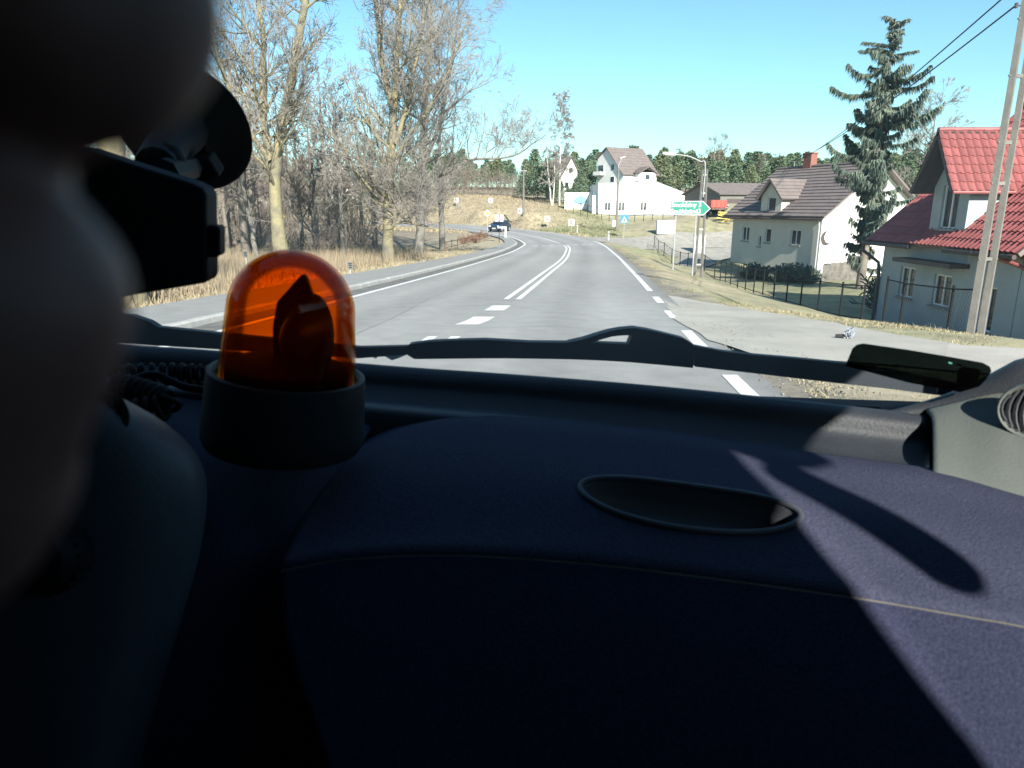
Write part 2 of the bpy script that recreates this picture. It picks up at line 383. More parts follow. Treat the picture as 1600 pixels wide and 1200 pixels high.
idx = np.arange(nxg * nyg).reshape(nyg, nxg)
F = np.stack([idx[:-1, :-1], idx[:-1, 1:], idx[1:, 1:], idx[1:, :-1]], -1).reshape(-1, 4)
V = np.stack([GX, GY, GZ], -1).reshape(-1, 3)
ground = mesh_np('ground', V, F, M['ground'], smooth=True, col=np.concatenate([gc, np.ones(gc.shape[:2] + (1,))], -1).reshape(-1, 4))
setp(ground, kind='structure')

def strip(name, A, B, dz, m, nx=6, skirt=.06, kind='structure', parent=None, dzb=None):
    rows = []
    for a, b in zip(A, B):
        r = []
        for j in range(nx + 1):
            q = a.lerp(b, j / nx); e = dz + (0 if dzb is None else (dzb - dz) * j / nx); r.append((q.x, q.y, float(zr(q.y)) + e))
        rows.append([(r[0][0], r[0][1], r[0][2] - skirt)] + r + [(r[-1][0], r[-1][1], r[-1][2] - skirt)])
    mb = MB(); mb.grid(rows); o = mb.build(name, m, parent, smooth=30)
    if parent is None and kind: setp(o, kind=kind)
    return o
road = strip('road', GUT, SH_R, 0.0, M['asphalt'], 32)
_co = np.empty(len(road.data.vertices) * 3, np.float32); road.data.vertices.foreach_get('co', _co); _co = _co.reshape(-1, 3)
_fr = np.clip((np.arange(len(_co)) % 35 - 1) / 32, 0, 1)
_tr = 1 + .11 * sum(np.exp(-((_fr - c) / .045) ** 2) for c in (.19, .38, .62, .82)) - .10 * sum(np.exp(-((_fr - c) / .05) ** 2) for c in (.285, .72)) - .22 * np.exp(-((_fr - 1) / .03) ** 2) - .15 * np.exp(-(_fr / .05) ** 2)
_tr = _tr * (1 + .10 * smooth_noise(_co[:, 0] * 3, _co[:, 1], 2.5, 77))
_a = road.data.color_attributes.new('col', 'FLOAT_COLOR', 'POINT'); _a.data.foreach_set('color', np.concatenate([np.repeat(_tr[:, None], 3, 1), np.ones((len(_co), 1))], 1).astype(np.float32).ravel())
def band(A, w0, w1, dz, m, name, parent, i0=0, i1=None):
    a = offs(A, w0)[i0:i1]; b = offs(A, w1)[i0:i1]
    rows = [[(p.x, p.y, float(zr(p.y)) + dz), (q.x, q.y, float(zr(q.y)) + dz)] for p, q in zip(a, b)]
    return MB().grid(rows).build(name, m, parent)
def iy(pl, y): return min(range(len(pl)), key=lambda i: abs(pl[i].y - y) + (1000 if pl[i].y < -1 and i > 60 else 0))
fine_L, fine_R = dens(LINE_L, 24), dens(LINE_R, 24)
band(fine_L, -.06, .10, .006, M['line'], 'edge_line', road)
strip('gutter', offs(DL, .16), offs(DL, .70), .005, M['gutter'], 2, 0, None, road)
# right edge line: continuous far away, broken where the concrete driveway joins
iR = iy(fine_R, 19.0)
band(fine_R, -.08, .08, .006, M['line'], 'edge_line', road, iR, iy(fine_R, 81.5))
band(fine_R, -.08, .08, .006, M['line'], 'edge_line', road, iy(fine_R, 84), None)
def dash_on(pl, y0, y1, w=.12, xo=0, name='road_dash'):
    k = 5; rows = []
    ys = np.array([p.y for p in pl]); xs = np.array([p.x for p in pl]); o = np.argsort(ys[:iy(pl, 66)]); yy, xx = ys[:iy(pl, 66)][o], xs[:iy(pl, 66)][o]
    for i in range(k):
        y = y0 + (y1 - y0) * i / (k - 1); x = float(np.interp(y, yy, xx)) + xo
        rows.append([(x - w, y, float(zr(y)) + .006), (x + w, y, float(zr(y)) + .006)])
    return MB().grid(rows).build(name, M['line'], road)
for y0, y1 in ((15.6, 17.2), (12.7, 14.0), (9.2, 11.0), (4.6, 7.4), (1, 3)): dash_on(fine_R, y0, y1, .085)
CEN = [(-2.0, 0), (-1.04, 10.1), (-.6, 12.44), (-.27, 14.7), (.0, 16.5), (1.22, 26.5), (2.99, 40.9), (4.3, 54.2), (4.78, 60), (4.88, 64.2)]
CD = dens(CEN, 20)
i0 = iy(CD, 16.6)
band(CD, -.21, -.08, .006, M['line'], 'centre_line', road, i0); band(CD, .08, .21, .006, M['line'], 'centre_line', road, i0)
for y0, y1 in ((14.0, 15.0), (11.75, 12.9)): dash_on(CD, y0, y1, .20)
for y0, y1 in ((8.9, 10.35), (5.6, 7.3)):
    dash_on(CD, y0, y1, .075, -.19); dash_on(CD, y0, y1, .075, .16)
CF = dens([(4.6, 68), (3.56, 77.5), (1.57, 86.8), (-.9, 95), (-3.9, 102), (-8, 108)], 12)
band(CF, -.07, .07, .006, M['line'], 'centre_line', road)
for k in range(9):                           # broken line across the mouth of the bend
    t = k / 8.6; x = 1.9 + t * 6.6; y = 62.8 + t * 4.0
    for r in (0,):
        a = Vector((x, y)); b = a + Vector((.42, .25)); rows = [[(q.x, q.y + s * .34, float(zr(q.y)) + .006) for s in (0, 1)] for q in (a, b)]
        MB().grid(rows).build('road_dash', M['line'], road)
# kerb stones, pavement
pav = strip('pavement', KERB1, PAVE, .105, M['paving'], 4, .2)
kerb = setp(MB().grid([[(q.x, q.y, float(zr(q.y)) - .05), (r.x, r.y, float(zr(r.y)) - .05)] for q, r in zip(KERB0, KERB1)]).build('kerb', M['kerb']), kind='structure')
s_acc = 0; kp = dens([(p.x, p.y) for p in offs(DL, .81)][::5], 12); seg = []; dist = 0
cum = [0]
for a, b in zip(kp[:-1], kp[1:]): cum.append(cum[-1] + (b - a).length)
cum = np.array(cum); kx = np.array([p.x for p in kp]); ky = np.array([p.y for p in kp])
for k in range(int(min(cum[-1], 112) / 1.0)):
    s0, s1 = k * 1.0 + .006, k * 1.0 + .994
    a = Vector((np.interp(s0, cum, kx), np.interp(s0, cum, ky))); b = Vector((np.interp(s1, cum, kx), np.interp(s1, cum, ky)))
    if (a.y + b.y) < 3: continue
    t = (b - a).normalized(); n = Vector((-t.y, t.x)) * .085
    za, zb = float(zr(a.y)), float(zr(b.y)); h = .115 + rng.uniform(-.004, .004)
    mb = MB(); q = []
    for p, z in ((a, za), (b, zb)):
        for s, hh in ((-1, -.04), (-1, h - .02), (-.75, h), (1, h), (1, -.04)): q.append((p.x + n.x * s, p.y + n.y * s, z + hh))
    mb.add(q, [(i, (i+1) % 5, 5 + (i+1) % 5, 5 + i) for i in range(5)] + [(4, 3, 2, 1, 0), (5, 6, 7, 8, 9)]); mb.build('kerbstone', M['kerb'], kerb)
def sheet(name, poly, dz, m, step=.6):
    bm = bmesh.new(); vs = [bm.verts.new((x, y, 0)) for x, y in poly]; bm.faces.new(vs)
    x0, y0 = poly.min(0); x1, y1 = poly.max(0)
    for k in range(1, int((x1-x0)/step)+1): bmesh.ops.bisect_plane(bm, geom=bm.verts[:]+bm.edges[:]+bm.faces[:], plane_co=(x0+k*step, 0, 0), plane_no=(1, 0, 0))
    for k in range(1, int((y1-y0)/step)+1): bmesh.ops.bisect_plane(bm, geom=bm.verts[:]+bm.edges[:]+bm.faces[:], plane_co=(0, y0+k*step, 0), plane_no=(0, 1, 0))
    bm.verts.ensure_lookup_table(); X = np.array([v.co.x for v in bm.verts]); Y = np.array([v.co.y for v in bm.verts]); Z, _ = terr(X, Y)
    for v, z in zip(bm.verts, Z): v.co.z = z + dz
    me = bpy.data.meshes.new(name); bm.to_mesh(me); bm.free(); me.materials.append(m)
    o = bpy.data.objects.new(name, me); COL.objects.link(o); setp(o, kind='structure'); return o
def rough_poly(poly, amp, seed, step=.5):
    r = random.Random(seed); out = []; n = len(poly)
    for i in range(n):
        a, b = Vector(poly[i]), Vector(poly[(i+1) % n]); k = max(1, int((b-a).length / step))
        for j in range(k): q = a.lerp(b, j/k); out.append((q.x + r.uniform(-amp, amp), q.y + r.uniform(-amp, amp)))
    return np.array(out)
sheet('driveway', rough_poly(LOT, .06, 1), .012, M['concrete_lot'])
sheet('side_road', rough_poly(SIDE, .2, 2, 1.2), .02, M['gravel'], 1.5)
sheet('yard_path', rough_poly(DRIVE, .2, 3, 1.2), .034, M['gravel'], 1.5)

# ------------------------------------------------------------------ grass
def blades(name, pts, h, w, colr, lean=.35, seed=1, tris=1):
    r = np.random.RandomState(seed); n = len(pts); ang = r.uniform(0, 6.283, n); la = r.uniform(0, 6.283, n)
    hh = h * r.uniform(.5, 1.25, n); ww = w * r.uniform(.7, 1.3, n); ln = hh * lean * r.uniform(.1, 1.6, n)
    a = np.stack([np.cos(ang) * ww, np.sin(ang) * ww, np.zeros(n)], 1); top = np.stack([np.cos(la) * ln, np.sin(la) * ln, hh], 1)
    Vv = np.stack([pts - a, pts + a, pts + top], 1).reshape(-1, 3); Ff = np.arange(3 * n).reshape(-1, 3)
    c = colr * r.uniform(.75, 1.25, (n, 1)); c = np.concatenate([np.repeat(c, 3, 0), np.ones((3 * n, 1))], 1)
    o = mesh_np(name, Vv, Ff, M['grass'], col=c); return setp(o, kind='stuff')
def scatter(n, x0, x1, y0, y1, keep, seed):
    r = np.random.RandomState(seed); X = r.uniform(x0, x1, n); u = r.uniform(0, 1, n); Y = y0 + (y1 - y0) * u ** 1.35
    Z, D = terr(X, Y); k = keep(X, Y, D); X, Y, Z = X[k], Y[k], Z[k]; return np.stack([X, Y, Z - .02], 1)
ok = lambda X, Y: ~(inside(LOT, X, Y) | inside(SIDE, X, Y) | inside(DRIVE, X, Y))
p1 = scatter(150000, 2.2, 14, 3, 62, lambda X, Y, D: (D > .25) & (X > 2) & ok(X, Y) & (smooth_noise(X, Y, 1.3, 4) > -.55 - D * .5) & (D > .25 + .9 * (smooth_noise(X, Y, 1.1, 8) > .1)), 11)
n1 = smooth_noise(p1[:, 0], p1[:, 1], 2.2, 14)[:, None]
blades('verge_grass', p1, .05, .008, np.where(n1 > .15, np.array([[.15, .165, .075]]), np.array([[.31, .265, .165]])), .9, 2)
p2 = scatter(60000, -22, -3, 9, 60, lambda X, Y, D: (D > .15) & (X < 0), 12)
blades('dry_grass', p2, .16, .014, np.array([[.33, .275, .18]]), 1.0, 3)
p3 = scatter(42000, -24, -5, 13, 46, lambda X, Y, D: (D > 1.5 + .6 * smooth_noise(X, Y, 2, 3)) & (X < 0) & (smooth_noise(X, Y, 2.4, 21) > -.5), 13)
blades('dry_reeds', p3, .68, .012, np.array([[.27, .215, .145]]), .28, 4)
p4 = scatter(46000, -34, 13, 78, 140, lambda X, Y, D: (D > .4) & ok(X, Y) & ((Y > 90) | (X > 5)), 14)
n4 = smooth_noise(p4[:, 0], p4[:, 1], 5, 24)[:, None]
blades('field_grass', p4, .34, .05, np.where((n4 + (p4[:, :1] - 4) * .12) > .5, np.array([[.19, .20, .105]]), np.array([[.32, .26, .17]])), .8, 5)

# dirt crumbs and small stones along the broken right edge of the road, taller tufts in the verge
def crumbs(name, pts, r0, r1, m, seed):
    r = np.random.RandomState(seed); n = len(pts); d = r.normal(0, 1, (n, 4, 3)); d /= np.linalg.norm(d, axis=2, keepdims=True)
    sz = r.uniform(r0, r1, (n, 1, 1)) ** 1.0; Vv = (pts[:, None] + d * sz * np.array([1, 1, .6])).reshape(-1, 3); b = np.arange(n)[:, None] * 4
    Ff = np.concatenate([b + np.array(t) for t in ((0, 1, 2), (0, 2, 3), (0, 3, 1), (1, 3, 2))]); return setp(mesh_np(name, Vv, Ff, m), kind='stuff')
pe = scatter(26000, 1.5, 9.5, 4, 50, lambda X, Y, D: (D > -.12) & (D < 1.0) & (X > 1) & (smooth_noise(X, Y, .9, 31) > -.1 + D * .4), 15)
pe[:, 2] += .03; crumbs('gravel', pe, .006, .028, M['gravel'], 1)
tuft = scatter(26000, 2.5, 14, 4, 60, lambda X, Y, D: (D > .5) & (X > 2) & ok(X, Y) & (smooth_noise(X, Y, .55, 44) > .55), 16)
blades('grass_tufts', tuft, .11, .009, np.array([[.27, .235, .14]]), .9, 6)

M['tar'] = mat('tar_seal', (.15, .148, .143), .9, .2, 9)
def crack(pts, w):
    q = crs([(x, y, 0) for x, y in pts], 8); r = random.Random(len(pts)); rows = []
    for i, p in enumerate(q):
        t = (q[min(i+1, len(q)-1)] - q[max(i-1, 0)]).normalized(); n = Vector((-t.y, t.x, 0)) * w * .55 * r.uniform(.4, 1.2); j = Vector((r.uniform(-.012, .012), r.uniform(-.012, .012), 0))
        a, b = p + n + j, p - n + j; rows.append([(a.x, a.y, float(zr(a.y)) + .004), (b.x, b.y, float(zr(b.y)) + .004)])
    MB().grid(rows).build('crack', M['tar'], road)
crack([(-2.6, 9), (-2.2, 13), (-1.9, 18), (-1.2, 24), (-.4, 31)], .018)
crack([(-.6, 11.3), (.6, 11.5), (1.4, 11.2), (2.5, 11.6)], .013); crack([(.9, 22), (2.0, 22.4), (3.6, 22.1)], .02); crack([(-3.2, 20.5), (-1.6, 20.9), (.2, 20.6)], .018)
# ------------------------------------------------------------------ trees
class Arr:                                   # fast collector of 3- and 4-sided limbs
    def __init__(s): s.v = []; s.f = []; s.n = 0
    def limb(s, pts, rad, n):
        k = len(pts); pts = np.asarray(pts); t = np.empty_like(pts); t[1:-1] = pts[2:] - pts[:-2]; t[0] = pts[1] - pts[0]; t[-1] = pts[-1] - pts[-2]
        t /= np.linalg.norm(t, axis=1, keepdims=True) + 1e-9
        ref = np.array([.31, .52, .79]) if abs(t[0] @ np.array([.31, .52, .79])) < .9 else np.array([.9, -.3, .1])
        a = np.cross(t, ref); a /= np.linalg.norm(a, axis=1, keepdims=True) + 1e-9; b = np.cross(t, a)
        w = np.arange(n) * (2 * math.pi / n); r = np.asarray(rad)[:, None, None]
        ring = pts[:, None] + (a[:, None] * np.cos(w)[None, :, None] + b[:, None] * np.sin(w)[None, :, None]) * r
        s.v.append(ring.reshape(-1, 3)); i = np.arange((k - 1) * n); row, j = i // n, i % n; j2 = (j + 1) % n
        s.f.append(np.stack([row*n+j, row*n+j2, (row+1)*n+j2, (row+1)*n+j], 1) + s.n); s.n += k * n
    def tri(s, V, F): s.v.append(V); s.f.append(F + s.n); s.n += len(V)
    def get(s): return np.concatenate(s.v), np.concatenate(s.f)
def unit(v): return v / (np.linalg.norm(v) + 1e-9)
def grow(T, W, rs, p, d, L, r, lev, spec, thick=.035):
    k = 5 if lev <= 1 else (4 if lev == 2 else 3)
    pts = [p]; q = p.copy(); dd = d.copy(); step = L / (k - 1)
    for i in range(k - 1):
        dd = unit(dd + rs.normal(0, spec['wob'], 3) + np.array([0, 0, spec['up'][min(lev, 4)]]))
        q = q + dd * step; pts.append(q)
    pts = np.array(pts); rad = r * (1 - np.linspace(0, .78, k)); rad = np.maximum(rad, spec['rmin'])
    (T if r > thick else W).limb(pts, rad, 5 if lev <= 1 else (4 if lev == 2 else 3))
    if lev >= spec['lev']: return
    n = max(1, int(spec['n'][lev] * rs.uniform(.7, 1.3)))
    for i in range(n):
        t = rs.uniform(.18, 1.0) if lev else rs.uniform(.15, 1.0); x = t * (k - 1); j = min(int(x), k - 2); f = x - j
        bp = pts[j] * (1 - f) + pts[j+1] * f; ax = unit(pts[j+1] - pts[j])
        side = unit(np.cross(ax, rs.normal(0, 1, 3))); a = math.radians(rs.uniform(*spec['ang']))
        grow(T, W, rs, bp, unit(ax * math.cos(a) + side * math.sin(a)), L * spec['ratio'] * (1.15 - .65 * t) * rs.uniform(.6, 1.25), max(rad[j] * .62, spec['rmin']), lev + 1, spec, thick)
SPEC = dict(wob=.14, up=[.02, .13, .10, .05, .02], rmin=.0078, lev=4, n=[0, 8, 6, 4, 0], ang=(24, 52), ratio=.58)
def bare_tree(name, label, stems, limbs, base, seed, mats, group=None, spec=SPEC, limb_len=(2.4, 5.2), lim_h=(.16, 1), drop=.0, shoots=0, ths=.035):
    """stems: list of [(x,y,z,r)...] polylines relative to the base"""
    rs = np.random.RandomState(seed); T, W = Arr(), Arr(); root = thing(name, label, 'tree', base, 0, group)
    for st in stems:
        st = np.array(st, float); pts = np.array([list(p) for p in crs(st[:, :3], 5)]); rr = np.interp(np.linspace(0, 1, len(pts)), np.linspace(0, 1, len(st)), st[:, 3])
        pts[1:, :2] += rs.normal(0, .025, (len(pts) - 1, 2)); rr = rr * rs.uniform(.94, 1.07, len(rr)); T.limb(pts, rr, 10)
        L = limbs if st[0, 2] < .5 else int(limbs * .55)
        for i in range(L):
            t = rs.uniform(lim_h[0] if st[0, 2] < .5 else .08, lim_h[1]); x = t * (len(pts) - 1); j = min(int(x), len(pts) - 2)
            bp = pts[j] + (pts[j+1] - pts[j]) * (x - j); ph = rs.uniform(0, 6.28); el = rs.uniform(.2, 1.35) - drop
            d = unit(np.array([math.cos(ph), math.sin(ph), el])); ln = rs.uniform(*limb_len) * (1.1 - .55 * t)
            grow(T, W, rs, bp, d, ln, min(rr[j] * .42, .018 + ln * .014), 1, spec, ths)
        for i in range(shoots):              # fine shoots straight out of the trunk
            x = rs.uniform(.1, 1) * (len(pts) - 1); j = min(int(x), len(pts) - 2); ph = rs.uniform(0, 6.28)
            grow(T, W, rs, pts[j], unit(np.array([math.cos(ph), math.sin(ph), rs.uniform(-.2, .8)])), rs.uniform(.8, 1.9), .014, 3, spec, ths)
    v, f = T.get(); mesh_np('trunk', v, f, mats[0], root, True)
    v, f = W.get(); mesh_np('crown', v, f, mats[1], root)
    return root
def gp(u, v, d):                             # ground point under the photo's (u, v) at distance d
    q = P(u, v, d); return Vector((q.x, q.y, tz(q.x, q.y) - .08))
def lean_to(base, u0, pts):                  # (u, v, r) of a stem on the photo at the base's distance -> offsets from the base
    out = []
    for u, v, r in pts:
        k = base.y / ray(u, v)[1]; q = ray(u, v) * k; out.append((q[0] - base.x, 0, q[2] + CZ - base.z, r))
    return out
PM = (M['bark_lichen'], M['twig'])
bA = gp(442, 408, 33)
sA = lean_to(bA, 0, [(430, 300, .27), (440, 200, .23), (462, 90, .18), (480, -20, .15), (500, -150, .12), (515, -300, .05)])
fA = [(0, 0, -.1, .40)] + sA
bare_tree('poplar_tree', 'tall bare poplar with thick yellow-lichened trunk rising behind the orange beacon', [fA,
    [(sA[0][0]-.05, .1, sA[0][2]+.9, .2), (sA[0][0]-.35, .3, sA[0][2]+3.4, .17), (sA[0][0]-.2, .5, sA[0][2]+7, .12), (sA[0][0]-.5, .5, sA[0][2]+11, .05)],
    [(sA[0][0]-.1, -.1, sA[0][2]+1.4, .13), (sA[0][0]-1.3, -.4, sA[0][2]+3.6, .10), (sA[0][0]-1.9, -.6, sA[0][2]+6.5, .07), (sA[0][0]-1.9, -.4, sA[0][2]+9.5, .04)]], 34, bA, 11, PM, shoots=30)
bB = gp(606, 413, 36)
sB = lean_to(bB, 0, [(607, 330, .25), (612, 240, .21), (615, 165, .18), (622, 60, .14), (628, -60, .12), (640, -250, .05)])
fB = [(0, 0, -.1, .34)] + sB
bare_tree('poplar_tree', 'bare poplar with yellow-lichened trunk standing at the pavement edge, its branches reaching over the road', [fB,
    [(sB[2][0]-.02, .1, sB[2][2]-.4, .16), (sB[2][0]-.55, .2, sB[2][2]+2.6, .13), (sB[2][0]-.7, .3, sB[2][2]+6, .08), (sB[2][0]-.9, .3, sB[2][2]+9, .04)],
    [(sB[2][0]+.05, -.1, sB[2][2]-1.8, .13), (sB[2][0]+.9, -.2, sB[2][2]+.8, .10), (sB[2][0]+1.6, 0, sB[2][2]+4, .07), (sB[2][0]+1.9, 0, sB[2][2]+8, .04)],
    [(sB[1][0]+.05, 0, sB[1][2]-.3, .12), (sB[1][0]+1.4, .4, sB[1][2]+1.5, .08), (sB[1][0]+2.8, .7, sB[1][2]+3.8, .055), (sB[1][0]+3.8, .8, sB[1][2]+6.2, .025)],
    [(sB[0][0]+.05, -.1, sB[0][2]-.9, .10), (sB[0][0]+.5, -.2, sB[0][2]-.55, .085), (sB[0][0]+1.5, -.3, sB[0][2]-.65, .06), (sB[0][0]+2.4, -.3, sB[0][2]-.9, .03)]], 34, bB, 23, PM, shoots=40)
bC = gp(654, 404, 44)
sC = lean_to(bC, 0, [(658, 320, .24), (662, 200, .21), (670, 60, .16), (672, -40, .12), (690, -200, .05)])
bare_tree('poplar_tree', 'bare poplar with dark slimmer trunk just behind the pavement-edge poplar', [[(0, 0, -.1, .33)] + sC,
    [(sC[1][0]+.05, .1, sC[1][2]-2, .13), (sC[1][0]+1.2, .2, sC[1][2]+1.2, .10), (sC[1][0]+2.0, .3, sC[1][2]+5, .06), (sC[1][0]+2.3, .3, sC[1][2]+7.5, .03)],
    [(sC[0][0]+.05, 0, sC[0][2]+1.0, .11), (sC[0][0]+2.8, .3, sC[0][2]+2.6, .08), (sC[0][0]+5.6, .5, sC[0][2]+2.9, .05), (sC[0][0]+7.8, .6, sC[0][2]+4.2, .025)]], 36, bC, 37, (M['bark'], M['twig']), limb_len=(2.4, 5.0), shoots=30)
bD = gp(208, 482, 15.5)
bare_tree('poplar_tree', 'poplar trunk at the pavement, mostly hidden behind the black navigation device', [[(0, 0, -.1, .36), (0, 0, 2.4, .29), (.05, 0, 6, .2), (.1, 0, 10, .1)]], 14, bD, 41, PM, limb_len=(1.6, 3.2), lim_h=(.45, 1))
MS = dict(SPEC, n=[0, 6, 5, 4, 0], lev=4, rmin=.011)
def slim(name, label, base, h, r, seed, mats, grp=None, limbs=16, ll=(1.4, 3.2), lean=(0, 0), low=.25, spec=MS):
    return bare_tree(name, label, [[(0, 0, -.1, r), (lean[0]*.3, lean[1]*.3, h*.35, r*.72), (lean[0]*.7, lean[1]*.7, h*.7, r*.45), (lean[0], lean[1], h, .02)]], limbs, base, seed, mats, grp, spec, ll, (low, 1), shoots=6)
slim('roadside_tree', 'bare tree with a pale trunk farther along the pavement behind the poplars', gp(691, 388, 55), 11, .26, 51, (M['bark'], M['twig']), limbs=20, low=.2)
slim('roadside_tree', 'thin pale double-forked tree in the dry grass between the two big poplars', gp(537, 402, 42), 9, .16, 52, (M['bark'], M['twig']), limbs=20, ll=(1.6, 3.8), low=.18)
slim('roadside_tree', 'thin leaning grey tree left of the thick lichened poplar', gp(402, 396, 40), 9, .15, 53, (M['bark'], M['twig']), limbs=14, lean=(-1.2, .4))
slim('roadside_tree', 'short pale-trunked tree close behind the orange beacon dome', gp(497, 398, 44), 7, .2, 54, (M['bark'], M['twig']), limbs=22, ll=(1.2, 3), low=.15)
# the bare wood behind them: three trees of different build, copied
WG = 'bare trees in the wood on the left'
WL = 'slender bare tree among the crowded dark trunks of the wood left of the road'
WS = dict(SPEC, n=[0, 5, 4, 3, 0], rmin=.014)
q = [(-17.5, 47), (-21, 52), (-14, 54)]
protos = [slim('woodland_tree', WL, Vector((x, y, tz(x, y) - .1)), h, r, 60 + i, (M['bark_dark'], M['twig_dark']), WG, limbs=l, ll=ll, low=.22, spec=WS) for i, ((x, y), h, r, l, ll) in enumerate(zip(q, (11, 9.5, 12), (.2, .16, .24), (22, 20, 24), ((1.5, 3.4), (1.3, 3), (1.6, 4))))]
r2 = random.Random(99); placed = list(q); tries = 0
while len(placed) < 95 and tries < 4000:
    tries += 1
    y = r2.uniform(42, 112); x = -8.5 - (y - 42) * .14 - r2.random() ** 1.3 * (14 + y * .42)
    if y > 74 and x > -16 - (y - 74) * .55: continue
    if any((x-a)**2 + (y-b)**2 < 2.2 for a, b in placed): continue
    placed.append((x, y)); dup(protos[r2.randrange(3)], (x, y, tz(x, y) - .1), r2.uniform(0, 6.28), scale=r2.uniform(.62, 1.05))
# undergrowth bushes
def bush_mesh(name, label, base, seed, h, n, m, grp, cat='bush', rmin=.012):
    rs = np.random.RandomState(seed); W = Arr(); T = Arr(); sp_ = dict(SPEC, n=[0, 0, 5, 4, 0], lev=4, rmin=rmin, ang=(20, 50), wob=.2)
    for i in range(n):
        ph, rr = rs.uniform(0, 6.28), rs.uniform(0, h * .45); d = unit(np.array([math.cos(ph) * rs.uniform(.1, .7), math.sin(ph) * rs.uniform(.1, .7), 1]))
        grow(W, W, rs, np.array([math.cos(ph) * rr, math.sin(ph) * rr, -.05]), d, h * rs.uniform(.6, 1.1), rmin * 1.8, 2, sp_, 9)
    v, f = W.get(); o = mesh_np(name, v, f, m); o.location = base; return setp(o, label, cat, grp)
BG = 'leafless bushes under the wood on the left'; BL = 'leafless brown bush tangled under the wood left of the road'
bp = [bush_mesh('bare_bush', BL, Vector((x, y, tz(x, y))), 80 + i, h, n, M['twig_dark'], BG) for i, (x, y, h, n) in enumerate([(-13, 42, 1.9, 16), (-19, 44, 2.4, 18), (-25, 48, 3.0, 20)])]
k = 0
while k < 62:
    y = r2.uniform(43, 118); x = -9 - (y - 42) * .15 - r2.random() * (16 + y * .4)
    if y > 74 and x > -15 - (y - 74) * .5: continue
    dup(bp[k % 3], (x, y, tz(x, y)), r2.uniform(0, 6.28), scale=r2.uniform(.8, 1.5)); k += 1
IG = 'rusty brown bushes on the island of grass by the bend'
ib = bush_mesh('brown_bush', 'low rusty brown bush by the railing inside the bend', gp(748, 376, 74), 90, .95, 22, mat('twig_rust', (.23, .13, .085), .9, .3, 2), IG)
for u, v, d in ((735, 380, 70), (725, 384, 66), (757, 372, 78), (742, 382, 68)): g = gp(u, v, d); dup(ib, (g.x, g.y, g.z), r2.uniform(0, 6.28), scale=r2.uniform(.6, 1.05))
# far thickets at the top of the field
for u, v, d, s in ((700, 300, 130, 1.7), (722, 300, 132, 1.9), (748, 303, 134, 2.0), (772, 303, 136, 1.6), (796, 303, 137, 1.5), (680, 305, 126, 1.9), (660, 308, 122, 1.6), (812, 308, 134, 1.3)):
    g = gp(u, v, d); dup(bp[2], (g.x, g.y, g.z), r2.uniform(0, 6.28), label='leafless bush in the thicket along the top of the straw field', group='thicket along the top of the field', scale=s)
# birch by the far houses
bS = dict(SPEC, n=[0, 6, 6, 5, 0], rmin=.02, up=[.02, .05, -.06, -.12, -.1], wob=.12)
g = gp(874, 322, 118)
bare_tree('birch_tree', 'tall bare birch with whitish stem beside the far gabled houses', [[(0, 0, -.2, .17), (0, 0, 5, .13), (.1, 0, 11, .08), (.2, 0, 17.6, .02)]], 54, g, 71, (M['birch'], M['twig']), spec=bS, limb_len=(1.8, 3.6), lim_h=(.35, 1))
g = gp(862, 325, 117)
bare_tree('birch_tree', 'shorter forked birch with pale leaning stems left of the tall birch', [[(0, 0, -.2, .13), (-.5, 0, 4, .1), (-1.1, 0, 9, .02)], [(.1, 0, -.2, .12), (.4, .2, 4, .09), (.3, .2, 9.5, .02)]], 18, g, 72, (M['birch'], M['twig']), spec=bS, limb_len=(1.2, 2.6), lim_h=(.35, 1))
# bare tree behind the big spruce
g = gp(1432, 390, 46)
slim('garden_tree', 'wide bare grey tree rising behind the tall spruce', g, 10.5, .22, 73, (M['bark'], M['twig']), limbs=34, ll=(1.8, 3.6), low=.3)

# conifers: the far forest
def pine_proto(seed, h, m, slender):
    rs = np.random.RandomState(seed); A = Arr(); n = 1250
    hh = h * (slender + (1 - slender) * rs.uniform(0, 1, n) ** .8); rel = (hh / h - slender) / (1 - slender)
    R = h * .33 * (1.08 - rel) ** .75 * rs.uniform(.35, 1.1, n); ph = rs.uniform(0, 6.28, n)
    c = np.stack([np.cos(ph) * R, np.sin(ph) * R, hh], 1); V = []
    for j in range(3):
        d = rs.normal(0, 1, (n, 3)); d[:, 2] *= .55; d /= np.linalg.norm(d, axis=1, keepdims=True); V.append(c + d * (h * .034) * rs.uniform(.6, 1.5, (n, 1)))
    Vv = np.stack(V, 1).reshape(-1, 3); Ff = np.arange(3 * n).reshape(-1, 3); Ff = np.concatenate([Ff, Ff[:, :1]], 1)[:, :4]
    tr = Arr(); tr.limb(np.array([[0, 0, -.3], [0, 0, h * .5], [0, 0, h]]), [h * .013, h * .009, .02], 5); tv, tf = tr.get()
    V2 = np.concatenate([Vv, tv]); me = bpy.data.meshes.new('pine_tree')
    me.from_pydata(V2.tolist(), [], [tuple(x) for x in np.arange(3 * n).reshape(-1, 3)] + [tuple(x + 3 * n) for x in tf])
    me.materials.append(m); me.materials.append(M['bark_dark']); me.polygons.foreach_set('material_index', [0] * n + [1] * len(tf)); me.update()
    return me
pm = [pine_proto(101, 13, M['pine'], .25), pine_proto(102, 15, M['pine'], .35), pine_proto(103, 12, M['pine'], .18), pine_proto(104, 14, mat('pine_needles_warm', (.10, .13, .07), .8, 0, .3, col2=(.19, .21, .11)), .3)]
